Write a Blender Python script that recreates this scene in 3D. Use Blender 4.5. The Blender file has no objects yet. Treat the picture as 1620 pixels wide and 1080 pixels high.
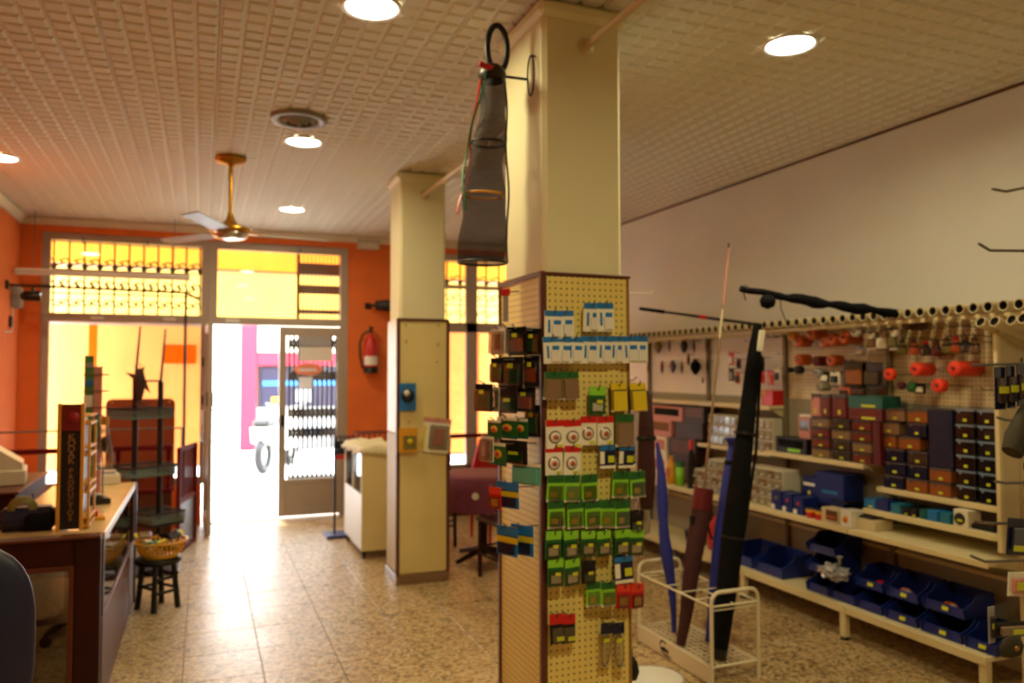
import bpy, bmesh, math, random
from mathutils import Vector, Matrix, Euler
random.seed(7)
S = bpy.context.scene
COL = S.collection
PI = math.pi

# ------------------------------------------------------------------ camera
F_PX, YAW, PITCH, ROLL, EYE = 1234.5, 0.3771, 0.0377, -0.0018, 1.6
_F = Vector((math.sin(YAW)*math.cos(PITCH), math.cos(YAW)*math.cos(PITCH), math.sin(PITCH)))
_R = Vector((math.cos(YAW), -math.sin(YAW), 0))
_U = _R.cross(_F)
_c, _s = math.cos(ROLL), math.sin(ROLL)
_R, _U = _c*_R + _s*_U, -_s*_R + _c*_U
cam_data = bpy.data.cameras.new('camera')
cam_data.sensor_fit = 'HORIZONTAL'
cam_data.sensor_width = 36.0
cam_data.lens = 36.0*F_PX/1620.0
cam_data.clip_start = 0.05
cam_data.clip_end = 200
cam = bpy.data.objects.new('camera', cam_data)
COL.objects.link(cam)
cam.matrix_world = Matrix(((_R.x, _U.x, -_F.x, 0), (_R.y, _U.y, -_F.y, 0), (_R.z, _U.z, -_F.z, EYE), (0, 0, 0, 1)))
S.camera = cam
cam_data.dof.use_dof = True            # the photograph is focused far too near: everything is soft
cam_data.dof.focus_distance = 1.45
cam_data.dof.aperture_fstop = 3.6

# ------------------------------------------------------------------ world, sun, exposure
world = bpy.data.worlds.new('sky')
S.world = world
world.use_nodes = True
wb = world.node_tree.nodes['Background']
wb.inputs[0].default_value = (0.86, 0.94, 1.0, 1)
wb.inputs[1].default_value = 11.0
sun_data = bpy.data.lights.new('sun', 'SUN')
sun_data.energy = 5.0
sun_data.angle = 0.01
sun_data.color = (1.0, 0.95, 0.88)
sun = bpy.data.objects.new('sun', sun_data)
COL.objects.link(sun)
sun.rotation_euler = Vector((0.10, -0.53, -0.84)).to_track_quat('-Z', 'Y').to_euler()
LAMP_WATT = 9.0
LAMP_COL = (1.0, 0.85, 0.48)
vs = S.view_settings
vs.view_transform = 'Standard'
vs.look = 'None'
vs.gamma = 1.0
vs.exposure = 0.6
vs.use_curve_mapping = False


# ------------------------------------------------------------------ helpers
def lin(c):
    c = c/255.0
    return c/12.92 if c <= 0.04045 else ((c+0.055)/1.055)**2.4


def rgb(r, g, b):
    return (lin(r), lin(g), lin(b), 1)


def at(px, py, ax, v):
    """point of the calibrated view ray through a photo pixel on the plane axis = v"""
    d = _F + _R*((px-810)/F_PX) + _U*((540-py)/F_PX)
    i = 'XYZ'.index(ax)
    o = Vector((0, 0, EYE))
    return o + d*((v-o[i])/d[i])


_mats = {}


def mat(name, col, rough=0.5, metal=0.0, var=0.10, scale=14.0, bump=0.0, coat=0.0, alpha=1.0, trans=0.0, spec=0.5):
    if name in _mats:
        return _mats[name]
    m = bpy.data.materials.new(name)
    m.use_nodes = True
    nt = m.node_tree
    b = nt.nodes['Principled BSDF']
    b.inputs['Roughness'].default_value = rough
    b.inputs['Metallic'].default_value = metal
    b.inputs['Coat Weight'].default_value = coat
    b.inputs['Alpha'].default_value = alpha
    b.inputs['Specular IOR Level'].default_value = spec
    b.inputs['Transmission Weight'].default_value = trans
    tc = nt.nodes.new('ShaderNodeTexCoord')
    n = nt.nodes.new('ShaderNodeTexNoise')
    n.inputs['Scale'].default_value = scale
    n.inputs['Detail'].default_value = 3
    nt.links.new(tc.outputs['Object'], n.inputs['Vector'])
    mx = nt.nodes.new('ShaderNodeMix')
    mx.data_type = 'RGBA'
    mx.inputs[6].default_value = tuple(max(0, c*(1-var)) for c in col[:3]) + (1,)
    mx.inputs[7].default_value = tuple(min(1, c*(1+var)) for c in col[:3]) + (1,)
    nt.links.new(n.outputs['Fac'], mx.inputs[0])
    nt.links.new(mx.outputs[2], b.inputs['Base Color'])
    if bump:
        bp = nt.nodes.new('ShaderNodeBump')
        bp.inputs['Strength'].default_value = bump
        bp.inputs['Distance'].default_value = 0.01
        nt.links.new(n.outputs['Fac'], bp.inputs['Height'])
        nt.links.new(bp.outputs[0], b.inputs['Normal'])
    _mats[name] = m
    return m


def mat_emit(name, col, strength):
    m = bpy.data.materials.new(name)
    m.use_nodes = True
    nt = m.node_tree
    nt.nodes.remove(nt.nodes['Principled BSDF'])
    e = nt.nodes.new('ShaderNodeEmission')
    e.inputs[0].default_value = col
    e.inputs[1].default_value = strength
    nt.links.new(e.outputs[0], nt.nodes['Material Output'].inputs[0])
    return m


def mat_glass(name, tint=(1, 1, 1, 1), refl=0.10, rough=0.02):
    m = bpy.data.materials.new(name)
    m.use_nodes = True
    nt = m.node_tree
    nt.nodes.remove(nt.nodes['Principled BSDF'])
    t = nt.nodes.new('ShaderNodeBsdfTransparent')
    t.inputs[0].default_value = tint
    g = nt.nodes.new('ShaderNodeBsdfGlossy')
    g.inputs['Roughness'].default_value = rough
    lw = nt.nodes.new('ShaderNodeLayerWeight')
    lw.inputs[0].default_value = 0.35
    mm = nt.nodes.new('ShaderNodeMath')
    mm.operation = 'MULTIPLY_ADD'
    mm.inputs[1].default_value = 0.7
    mm.inputs[2].default_value = refl
    nt.links.new(lw.outputs['Fresnel'], mm.inputs[0])
    mx = nt.nodes.new('ShaderNodeMixShader')
    nt.links.new(mm.outputs[0], mx.inputs[0])
    nt.links.new(t.outputs[0], mx.inputs[1])
    nt.links.new(g.outputs[0], mx.inputs[2])
    nt.links.new(mx.outputs[0], nt.nodes['Material Output'].inputs[0])
    return m


class MB:
    """collects simple shapes and links them as one mesh object"""

    def __init__(self):
        self.v, self.f, self.mi, self.sm = [], [], [], []

    def add(self, vs, fs, m=0, smooth=False):
        o = len(self.v)
        self.v += [tuple(p) for p in vs]
        for f in fs:
            self.f.append([i+o for i in f])
            self.mi.append(m)
            self.sm.append(smooth)
        return self

    def box(self, c, s, m=0, rot=None, ch=0.0):
        hx, hy, hz = s[0]/2, s[1]/2, s[2]/2
        if ch <= 0:
            vs = [Vector((x*hx, y*hy, z*hz)) for x in (-1, 1) for y in (-1, 1) for z in (-1, 1)]
            fs = [(0, 1, 3, 2), (4, 6, 7, 5), (0, 4, 5, 1), (2, 3, 7, 6), (0, 2, 6, 4), (1, 5, 7, 3)]
        else:
            ch = min(ch, hx*.9, hy*.9, hz*.9)
            vs, idx = [], {}
            for x in (-1, 1):
                for y in (-1, 1):
                    for z in (-1, 1):
                        for a in range(3):
                            q = [x*(hx-ch), y*(hy-ch), z*(hz-ch)]
                            q[a] = (x*hx, y*hy, z*hz)[a]
                            idx[(x, y, z, a)] = len(vs)
                            vs.append(Vector(q))
            fs = []
            for a in range(3):
                b, c2 = (a+1) % 3, (a+2) % 3
                for s1 in (-1, 1):
                    quad = []
                    for s2, s3 in ((-1, -1), (1, -1), (1, 1), (-1, 1)):
                        k = [0, 0, 0]
                        k[a], k[b], k[c2] = s1, s2, s3
                        quad.append(idx[(k[0], k[1], k[2], a)])
                    fs.append(quad if s1 > 0 else quad[::-1])
                # edge chamfers along axis a
                for s2 in (-1, 1):
                    for s3 in (-1, 1):
                        k = [0, 0, 0]
                        k[b], k[c2] = s2, s3
                        q = []
                        for s1, ax in ((-1, b), (1, b), (1, c2), (-1, c2)):
                            k[a] = s1
                            q.append(idx[(k[0], k[1], k[2], ax)])
                        fs.append(q if s2*s3 < 0 else q[::-1])
            for x in (-1, 1):
                for y in (-1, 1):
                    for z in (-1, 1):
                        t = [idx[(x, y, z, 0)], idx[(x, y, z, 1)], idx[(x, y, z, 2)]]
                        fs.append(t if x*y*z > 0 else t[::-1])
        if rot is not None:
            R = Euler(rot).to_matrix() if not isinstance(rot, Matrix) else rot
            vs = [R @ p for p in vs]
        cc = Vector(c)
        return self.add([p+cc for p in vs], fs, m)

    def box2(self, a, b, m=0, ch=0.0):
        c = [(a[i]+b[i])/2 for i in range(3)]
        s = [abs(b[i]-a[i]) for i in range(3)]
        return self.box(c, s, m, None, ch)

    def tube(self, pts, r, n=8, m=0, cap=True, closed=False):
        pts = [Vector(p) for p in pts]
        k = len(pts)
        rs = r if isinstance(r, (list, tuple)) else [r]*k
        vs, fs = [], []
        ref = None
        for i, p in enumerate(pts):
            if closed:
                t = pts[(i+1) % k]-pts[i-1]
            else:
                t = pts[min(i+1, k-1)]-pts[max(i-1, 0)]
            if t.length < 1e-9:
                t = Vector((0, 0, 1))
            t.normalize()
            if ref is None:
                ref = Vector((0, 0, 1)) if abs(t.z) < .9 else Vector((1, 0, 0))
            a = t.cross(ref)
            if a.length < 1e-6:
                a = t.cross(Vector((0, 1, 0)))
            a.normalize()
            b = a.cross(t)
            ref = b
            for j in range(n):
                an = 2*PI*j/n
                vs.append(p + (a*math.cos(an)+b*math.sin(an))*rs[i])
        for i in range(k if closed else k-1):
            for j in range(n):
                i2 = (i+1) % k
                fs.append((i*n+j, i*n+(j+1) % n, i2*n+(j+1) % n, i2*n+j))
        self.add(vs, fs, m, n > 5)
        if cap and not closed:
            self.add(vs[:n][::-1], [tuple(range(n))], m)
            self.add(vs[-n:], [tuple(range(n))], m)
        return self

    def lathe(self, prof, c=(0, 0, 0), n=24, m=0, ax='Z', sx=1.0, sy=1.0):
        """prof = [(radius, height)...] revolved about an axis through c"""
        cc = Vector(c)
        vs, fs = [], []
        for r, h in prof:
            for j in range(n):
                a = 2*PI*j/n
                p = Vector((r*math.cos(a)*sx, r*math.sin(a)*sy, h))
                if ax == 'X':
                    p = Vector((p.z, p.x, p.y))
                elif ax == 'Y':
                    p = Vector((p.y, p.z, p.x))
                vs.append(cc+p)
        for i in range(len(prof)-1):
            for j in range(n):
                fs.append((i*n+j, i*n+(j+1) % n, (i+1)*n+(j+1) % n, (i+1)*n+j))
        self.add(vs, fs, m, True)
        return self

    def disc(self, c, r, n=24, m=0, up=(0, 0, 1)):
        u = Vector(up).normalized()
        a = u.orthogonal().normalized()
        b = u.cross(a)
        self.add([Vector(c)+(a*math.cos(2*PI*j/n)+b*math.sin(2*PI*j/n))*r for j in range(n)], [tuple(range(n))], m)
        return self

    def prism(self, poly, h0, h1, ax='Z', m=0):
        """poly of (u,v); extruded along ax; X:(y,z)  Y:(x,z)  Z:(x,y)"""
        def P(u, v, h):
            return {'X': (h, u, v), 'Y': (u, h, v), 'Z': (u, v, h)}[ax]
        n = len(poly)
        vs = [P(u, v, h0) for u, v in poly]+[P(u, v, h1) for u, v in poly]
        fs = [tuple(range(n))[::-1], tuple(range(n, 2*n))]
        fs += [(i, (i+1) % n, (i+1) % n+n, i+n) for i in range(n)]
        return self.add(vs, fs, m)

    def mesh(self, name):
        me = bpy.data.meshes.new(name)
        me.from_pydata(self.v, [], self.f)
        me.polygons.foreach_set('material_index', self.mi)
        me.polygons.foreach_set('use_smooth', self.sm)
        bm = bmesh.new()
        bm.from_mesh(me)
        bmesh.ops.recalc_face_normals(bm, faces=bm.faces)
        bm.to_mesh(me)
        bm.free()
        me.update()
        return me


def link_mesh(name, me, mats, parent=None, loc=None, rot=None):
    o = bpy.data.objects.new(name, me)
    COL.objects.link(o)
    if not isinstance(mats, (list, tuple)):
        mats = [mats]
    if len(me.materials) == 0:
        for m in mats:
            me.materials.append(m)
    elif [x for x in me.materials] != list(mats):
        for i, m in enumerate(mats):
            o.material_slots[i].link = 'OBJECT'
            o.material_slots[i].material = m
    if parent is not None:
        o.parent = parent
    if loc is not None:
        o.location = loc
    if rot is not None:
        o.rotation_euler = rot
    return o


def part(name, mb, mats, parent, loc=None, rot=None, label=None):
    me = mb.mesh(name) if isinstance(mb, MB) else mb
    o = link_mesh(name, me, mats, parent, loc, rot)
    if label:
        o['label'] = label
    return o


def tag(o, label, cat, group=None):
    o['label'] = label
    o['category'] = cat
    if group:
        o['group'] = group
    return o


def thing(name, label, cat, loc=(0, 0, 0), rz=0.0, group=None):
    o = bpy.data.objects.new(name, None)
    o.empty_display_size = 0.05
    COL.objects.link(o)
    o.location = loc
    o.rotation_euler = (0, 0, rz) if not isinstance(rz, (tuple, list)) else rz
    return tag(o, label, cat, group)


def solo(name, mb, mats, label, cat, loc=None, rot=None, group=None):
    return tag(part(name, mb, mats, None, loc, rot), label, cat, group)


def struct(name, mb, mats, parent=None, loc=None):
    o = part(name, mb, mats, parent, loc)
    if parent is None:
        o['kind'] = 'structure'
    return o


def kids(o):
    return [c for c in COL.objects if c.parent == o]


def dup(root, loc, rz=None, label=None, group=None, tree=None):
    """copy of a thing with its parts and sub-parts; tree = cached children lists"""
    r = root.copy()
    COL.objects.link(r)
    r.location = loc
    if rz is not None:
        r.rotation_euler = (0, 0, rz) if not isinstance(rz, (tuple, list)) else rz
    if label:
        r['label'] = label
    if group:
        r['group'] = group
    for ch in list(root.children):
        c = ch.copy()
        COL.objects.link(c)
        c.parent = r
        for g in list(ch.children):
            d = g.copy()
            COL.objects.link(d)
            d.parent = c
    return r


def text_part(txt, size, depth, m, parent, loc, rot, name='lettering', align='CENTER', sx=1.0):
    cu = bpy.data.curves.new(name, 'FONT')
    cu.body = txt
    cu.size = size
    cu.extrude = depth
    cu.align_x = align
    cu.align_y = 'CENTER'
    cu.resolution_u = 2
    tmp = bpy.data.objects.new(name, cu)
    COL.objects.link(tmp)
    bpy.context.view_layer.update()
    me = bpy.data.meshes.new_from_object(tmp.evaluated_get(bpy.context.evaluated_depsgraph_get()))
    bpy.data.objects.remove(tmp)
    o = link_mesh(name, me, m, parent, loc, rot)
    o.scale = (sx, 1, 1)
    return o


ORD = ['leftmost', 'second', 'third', 'fourth', 'fifth', 'sixth', 'seventh', 'eighth', 'ninth', 'tenth', 'eleventh', 'twelfth']
NTH = ['first', 'second', 'third', 'fourth', 'fifth', 'sixth', 'seventh', 'eighth', 'ninth', 'tenth', 'eleventh', 'twelfth']

# ------------------------------------------------------------------ materials
M = dict(
    cream=mat('cream_paint', rgb(222, 214, 190), .55, scale=3, var=.05, bump=.05),
    wall=mat('off_white_plaster', rgb(222, 226, 220), .7, scale=2.5, var=.06, bump=.06),
    orange=mat('orange_plaster', rgb(232, 116, 48), .75, scale=5, var=.16, bump=.12),
    backwall=mat('beige_plaster', rgb(205, 190, 160), .8, scale=3, var=.06),
    tile=mat('ceiling_tile_white', rgb(222, 218, 200), .75, scale=30, var=.04),
    seam=mat('ceiling_slab_grey', rgb(150, 135, 120), .9, scale=8),
    alu=mat('aluminium_frame', rgb(176, 164, 152), .4, .2, scale=8, var=.07),
    white=mat('white_lacquer', rgb(232, 228, 218), .4, scale=6, var=.04),
    ivory=mat('ivory_metal', rgb(220, 206, 156), .42, scale=6, var=.05),
    ivory2=mat('ivory_board', rgb(206, 190, 150), .55, scale=5, var=.06),
    grey=mat('warm_grey_panel', rgb(150, 144, 122), .6, scale=5, var=.08),
    darkwood=mat('dark_red_wood', rgb(50, 16, 8), .4, scale=9, var=.35, spec=.3),
    trimwood=mat('brown_wood_trim', rgb(92, 44, 20), .45, scale=9, var=.3),
    rail=mat('maroon_wood', rgb(98, 20, 18), .7, scale=9, var=.25, spec=.12),
    black=mat('black_plastic', rgb(12, 11, 12), .45, var=.2),
    iron=mat('wrought_iron', rgb(36, 28, 24), .5, .4),
    steel=mat('steel_wire', rgb(120, 116, 108), .35, .7),
    chrome=mat('chrome', rgb(200, 195, 190), .15, 1.0),
    brass=mat('brass', rgb(176, 128, 40), .28, .9),
    red=mat('red_plastic', rgb(206, 26, 22), .35, var=.12),
    redsteel=mat('red_enamel', rgb(196, 22, 16), .25, coat=.4),
    floatred=mat('orange_red_net', rgb(240, 62, 30), .5, var=.2, scale=90, bump=.3),
    brownor=mat('rust_orange_spool', rgb(200, 92, 34), .4, var=.3, scale=40),
    navy=mat('navy_plastic', rgb(14, 18, 52), .4, var=.15),
    blue=mat('blue_plastic', rgb(20, 38, 112), .38, var=.15),
    blue2=mat('blue_card', rgb(30, 116, 186), .45, var=.12),
    teal=mat('teal_plastic', rgb(16, 92, 80), .4, var=.15),
    tealw=mat('grey_green_wire', rgb(96, 112, 106), .45, .3),
    endcream=mat('cream_laminate', rgb(226, 208, 150), .5, scale=3, var=.06),
    pegb2=None,
    slotpost=mat('grey_slotted_steel', rgb(128, 116, 94), .5, .3),
    shelf=mat('cream_shelf', rgb(226, 214, 172), .4, scale=4, var=.06),
    smokelid=mat('clear_lid', rgb(92, 84, 88), .12, var=.25, scale=30, coat=.9),
    lidsheen=mat('lid_daylight_sheen', rgb(120, 138, 160), .06, var=.2, scale=30, coat=1.0),  # reflected door daylight put into the pale blue base colour
    smokeblack=mat('smoked_black_plastic', rgb(14, 13, 14), .2, var=.4, scale=40, coat=.5),
    turqd=mat('teal_blue_card', rgb(24, 110, 140), .45, var=.12),
    darkred=mat('dark_red_card', rgb(98, 14, 20), .45, var=.2),
    blackbrown=mat('dark_brown_card', rgb(44, 24, 20), .5, var=.25, scale=30),
    drawerclear=mat('clear_drawer_front', rgb(150, 142, 118), .15, var=.4, scale=60, coat=.6),
    redcloth=mat('red_cloth', rgb(200, 24, 26), .7, var=.2, scale=20, bump=.2),
    bluegrey=mat('blue_grey_cloth', rgb(60, 88, 120), .7, var=.2, scale=20, bump=.2),
    navycloth=mat('navy_black_nylon', rgb(9, 9, 18), .85, var=.3, spec=.2, scale=40, bump=.3),
    green2=mat('mid_green_panel', rgb(70, 140, 70), .5),
    pegtrim=mat('peg_edge_tan', rgb(150, 110, 50), .5),
    turq=mat('turquoise_card', rgb(96, 176, 156), .45, var=.1),
    green=mat('bright_green_card', rgb(142, 214, 48), .45, var=.3, scale=60),
    dgreen=mat('dark_green_card', rgb(30, 100, 40), .45, var=.3, scale=60),
    olive=mat('olive_card', rgb(122, 112, 48), .5, var=.3, scale=60),
    yellow=mat('yellow_card', rgb(226, 200, 30), .45, var=.12),
    sticker=mat('yellow_price_sticker', rgb(206, 210, 40), .5, var=.08),
    cardw=mat('off_white_card', rgb(240, 236, 214), .5, var=.08, scale=40),
    brown=mat('brown_card', rgb(92, 54, 30), .5, var=.25, scale=40),
    maroon=mat('maroon_cloth', rgb(62, 20, 22), .8, var=.3, scale=30, bump=.3),
    blackcloth=mat('black_nylon', rgb(6, 6, 8), .85, var=.25, spec=.2, scale=40, bump=.25),
    bluecloth=mat('blue_nylon', rgb(38, 48, 150), .6, var=.25, scale=30, bump=.3),
    olivecl=mat('olive_mesh_cloth', rgb(52, 46, 24), .8, var=.3, scale=30, bump=.3),
    purple=mat('purple_tablecloth', rgb(122, 50, 76), .7, var=.25, scale=20),
    pink=mat('pink_card', rgb(206, 136, 124), .5, var=.15, scale=40),
    pvc=mat('pvc_tube', rgb(206, 190, 148), .45, var=.05),
    hole=mat('bore_shade', rgb(48, 40, 32), .8),  # dark colour painted in for the shade inside the tubes
    ivorywire=mat('ivory_coated_wire', rgb(226, 216, 186), .35, var=.04),
    basket=mat('yellow_basket', rgb(224, 160, 36), .45, var=.15),
    greyp=mat('grey_plastic', rgb(150, 150, 148), .45, var=.1),
    beigep=mat('beige_plastic', rgb(206, 200, 178), .45, var=.06),
    pinkred=mat('pink_red_paint', rgb(160, 10, 46), .6, var=.06),
    pave=mat('pale_paving', rgb(205, 203, 200), .8, var=.08, scale=4),
    facade=mat('white_render', rgb(238, 236, 232), .8, var=.04, scale=2),
    rust=mat('rust_brown_card', rgb(146, 62, 24), .7, var=.15, scale=6),
    clear=mat('clear_plastic_milky', rgb(176, 160, 140), .2, var=.25, scale=50, alpha=.75),
    smoke=mat('smoked_clear_plastic', rgb(66, 52, 50), .12, var=.6, scale=45, coat=.6),
    smokeor=mat('clear_box_orange_lures', rgb(146, 84, 44), .14, var=.6, scale=60, coat=.5),
    smokeblue=mat('smoked_blue_plastic', rgb(24, 30, 60), .12, var=.4, scale=50, coat=.8),
    smokered=mat('clear_box_red_lures', rgb(112, 44, 42), .14, var=.6, scale=60, coat=.5),
    khaki=mat('clear_box_pale_lures', rgb(136, 108, 80), .14, var=.55, scale=60, coat=.5),
)
GLASS = mat_glass('window_glass', refl=.02)
CASEGLASS = mat_glass('showcase_glass', tint=(.93, .95, .93, 1), refl=.10)
BLISTER = mat_glass('clear_blister', tint=(.93, .92, .88, 1), refl=.12, rough=.12)
BAGFILM = mat_glass('clear_bag_film', tint=(.86, .86, .86, 1), refl=.18, rough=.2)


def mat_floor():
    m = bpy.data.materials.new('terrazzo')
    m.use_nodes = True
    nt = m.node_tree
    b = nt.nodes['Principled BSDF']
    b.inputs['Roughness'].default_value = .2
    b.inputs['Specular IOR Level'].default_value = .6
    g = nt.nodes.new('ShaderNodeNewGeometry')
    v = nt.nodes.new('ShaderNodeTexVoronoi')
    v.inputs['Scale'].default_value = 52
    n = nt.nodes.new('ShaderNodeTexNoise')
    n.inputs['Scale'].default_value = 70
    n.inputs['Detail'].default_value = 6
    n2 = nt.nodes.new('ShaderNodeTexNoise')
    n2.inputs['Scale'].default_value = 2.2
    for x in (v, n, n2):
        nt.links.new(g.outputs['Position'], x.inputs['Vector'])
    sep = nt.nodes.new('ShaderNodeSeparateColor')
    nt.links.new(v.outputs['Color'], sep.inputs[0])
    r = nt.nodes.new('ShaderNodeValToRGB')
    e = r.color_ramp.elements
    e[0].position, e[0].color = .0, rgb(104, 86, 56)
    e[1].position, e[1].color = .98, rgb(206, 188, 146)
    for p, c in ((.16, rgb(146, 122, 82)), (.45, rgb(182, 152, 108)), (.7, rgb(192, 166, 122))):
        x = e.new(p)
        x.color = c
    nt.links.new(sep.outputs[0], r.inputs[0])
    mx = nt.nodes.new('ShaderNodeMix')
    mx.data_type = 'RGBA'
    mx.blend_type = 'OVERLAY'
    mx.inputs[0].default_value = .85
    nt.links.new(r.outputs[0], mx.inputs[6])
    nt.links.new(n.outputs['Fac'], mx.inputs[7])
    nt.links.new(mx.outputs[2], b.inputs['Base Color'])
    rr = nt.nodes.new('ShaderNodeMapRange')
    rr.inputs[3].default_value = .26
    rr.inputs[4].default_value = .46
    nt.links.new(n2.outputs['Fac'], rr.inputs[0])
    nt.links.new(rr.outputs[0], b.inputs['Roughness'])
    return m


def mat_peg(name, base, hole, pitch=.0254, rad=.0042):
    """hardboard with a grid of punched holes (flat print on the board, object coordinates x/z)"""
    m = bpy.data.materials.new(name)
    m.use_nodes = True
    nt = m.node_tree
    b = nt.nodes['Principled BSDF']
    b.inputs['Roughness'].default_value = .5
    tc = nt.nodes.new('ShaderNodeTexCoord')
    sp = nt.nodes.new('ShaderNodeSeparateXYZ')
    nt.links.new(tc.outputs['Object'], sp.inputs[0])

    def fr(out):
        a = nt.nodes.new('ShaderNodeMath'); a.operation = 'DIVIDE'; a.inputs[1].default_value = pitch
        nt.links.new(out, a.inputs[0])
        f = nt.nodes.new('ShaderNodeMath'); f.operation = 'FRACT'
        nt.links.new(a.outputs[0], f.inputs[0])
        s = nt.nodes.new('ShaderNodeMath'); s.operation = 'SUBTRACT'; s.inputs[1].default_value = .5
        nt.links.new(f.outputs[0], s.inputs[0])
        q = nt.nodes.new('ShaderNodeMath'); q.operation = 'POWER'; q.inputs[1].default_value = 2
        nt.links.new(s.outputs[0], q.inputs[0])
        return q.outputs[0]
    ad = nt.nodes.new('ShaderNodeMath'); ad.operation = 'ADD'
    nt.links.new(fr(sp.outputs[0]), ad.inputs[0])
    nt.links.new(fr(sp.outputs[2]), ad.inputs[1])
    lt = nt.nodes.new('ShaderNodeMath'); lt.operation = 'LESS_THAN'; lt.inputs[1].default_value = (rad/pitch)**2
    nt.links.new(ad.outputs[0], lt.inputs[0])
    n = nt.nodes.new('ShaderNodeTexNoise'); n.inputs['Scale'].default_value = 5
    nt.links.new(tc.outputs['Object'], n.inputs['Vector'])
    mb = nt.nodes.new('ShaderNodeMix'); mb.data_type = 'RGBA'
    mb.inputs[6].default_value = tuple(c*.92 for c in base[:3])+(1,)
    mb.inputs[7].default_value = tuple(min(1, c*1.06) for c in base[:3])+(1,)
    nt.links.new(n.outputs['Fac'], mb.inputs[0])
    mx = nt.nodes.new('ShaderNodeMix'); mx.data_type = 'RGBA'
    mx.inputs[7].default_value = hole
    nt.links.new(mb.outputs[2], mx.inputs[6])
    nt.links.new(lt.outputs[0], mx.inputs[0])
    nt.links.new(mx.outputs[2], b.inputs['Base Color'])
    return m


def mat_cloth_glow(name, col, trans=.105):
    """woven awning cloth: diffuse on the lit side, translucent on the other"""
    m = bpy.data.materials.new(name)
    m.use_nodes = True
    nt = m.node_tree
    nt.nodes.remove(nt.nodes['Principled BSDF'])
    tc = nt.nodes.new('ShaderNodeTexCoord')
    n = nt.nodes.new('ShaderNodeTexNoise'); n.inputs['Scale'].default_value = 3.5; n.inputs['Detail'].default_value = 5
    nt.links.new(tc.outputs['Object'], n.inputs['Vector'])
    mx = nt.nodes.new('ShaderNodeMix'); mx.data_type = 'RGBA'
    mx.inputs[6].default_value = tuple(c*.86 for c in col[:3])+(1,)
    mx.inputs[7].default_value = tuple(min(1, c*1.1) for c in col[:3])+(1,)
    nt.links.new(n.outputs['Fac'], mx.inputs[0])
    d = nt.nodes.new('ShaderNodeBsdfDiffuse')
    t = nt.nodes.new('ShaderNodeBsdfTranslucent')
    nt.links.new(mx.outputs[2], d.inputs[0])
    nt.links.new(mx.outputs[2], t.inputs[0])
    ms = nt.nodes.new('ShaderNodeMixShader'); ms.inputs[0].default_value = trans
    nt.links.new(d.outputs[0], ms.inputs[1])
    nt.links.new(t.outputs[0], ms.inputs[2])
    nt.links.new(ms.outputs[0], nt.nodes['Material Output'].inputs[0])
    return m


M['floor'] = mat_floor()
M['peg'] = mat_peg('pegboard_yellow', rgb(238, 216, 122), rgb(120, 92, 40))
M['pegw'] = mat_peg('pegboard_white', rgb(238, 234, 222), rgb(120, 106, 84))
M['pegb2'] = mat_peg('pegboard_tan', rgb(222, 208, 172), rgb(96, 78, 50))
M['pegb'] = mat_peg('pegboard_beige', rgb(212, 192, 146), rgb(96, 74, 44))
M['awn'] = mat_cloth_glow('awning_cream', rgb(242, 178, 100), .036)
M['awnv'] = mat_cloth_glow('valance_cream', rgb(250, 226, 160), .5)
M['awny'] = mat_cloth_glow('awning_yellow', rgb(232, 150, 50))
M['awno'] = mat_cloth_glow('awning_orange', rgb(226, 92, 12))
M['red_sheer'] = mat_cloth_glow('orange_sign_cloth', rgb(226, 110, 10), .16)

# ------------------------------------------------------------------ room shell
XL, XR, YF, YB, H = -1.68, 4.05, 8.86, -3.2, 3.15
fl = struct('floor', MB().box2((XL-.2, YB-.2, -.2), (XR+.2, YF+.15, -.006)), M['seam'])
tile_me = None
# 40 cm terrazzo tiles, joints recessed; the nearer 300 that show are parts, the rest one stuff part
TS = .4
cells = []
nx, ny = int((XR-XL)/TS)+1, int((YF+.1-YB)/TS)+1
for i in range(nx):
    for j in range(ny):
        x0, y0 = XL+i*TS, YB+j*TS
        x1, y1 = min(x0+TS, XR), min(y0+TS, YF+.12)
        cx, cy = (x0+x1)/2, (y0+y1)/2
        vis = cy > 2.7 and cx > -.9 and abs(math.atan2(cx, cy)-YAW) < .62 and x1-x0 > .39 and y1-y0 > .39
        cells.append((cx, cy, x1-x0, y1-y0, vis))
shown = sorted([c for c in cells if c[4]], key=lambda c: c[0]**2+c[1]**2)[:290]
shown_set = set(shown)
tm = MB().box((0, 0, 0), (TS-.003, TS-.003, .012), 0, None, .0015).mesh('floor_tile')
for c in shown:
    link_mesh('floor_tile', tm, M['floor'], fl, (c[0], c[1], -.006))
rest = MB()
for c in cells:
    if c not in shown_set:
        rest.box((c[0], c[1], -.006), (c[2]-.003, c[3]-.003, .012))
part('floor_tiling', rest, M['floor'], fl)['kind'] = 'stuff'

ce = struct('ceiling', MB().box2((XL-.2, YB-.2, H), (XR+.2, YF+.2, H+.2)), M['seam'])
PT = MB().box((0, 0, -.004), (.497, .497, .008))
for a in range(5):
    for b in range(5):
        cx, cy, q, w = (a-2)*.0995, (b-2)*.0995, .043, .034
        PT.add([(cx-q, cy-q, -.008), (cx+q, cy-q, -.008), (cx+q, cy+q, -.008), (cx-q, cy+q, -.008),
                (cx-w, cy-w, -.017), (cx+w, cy-w, -.017), (cx+w, cy+w, -.017), (cx-w, cy+w, -.017)],
               [(4, 5, 6, 7), (0, 1, 5, 4), (1, 2, 6, 5), (2, 3, 7, 6), (3, 0, 4, 7)])
pt_me = PT.mesh('ceiling_tile')
TC = .5
cc = []
for i in range(12):
    for j in range(25):
        x, y = XR-.25-i*TC, YF-.25-j*TC
        if x < XL+.1 or y < YB+.2:
            continue
        cc.append((x, y, y > 1.6 and abs(math.atan2(x, y)-YAW) < .75))
rest_c = MB()
xl0 = min(c[0] for c in cc)-.25
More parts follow.
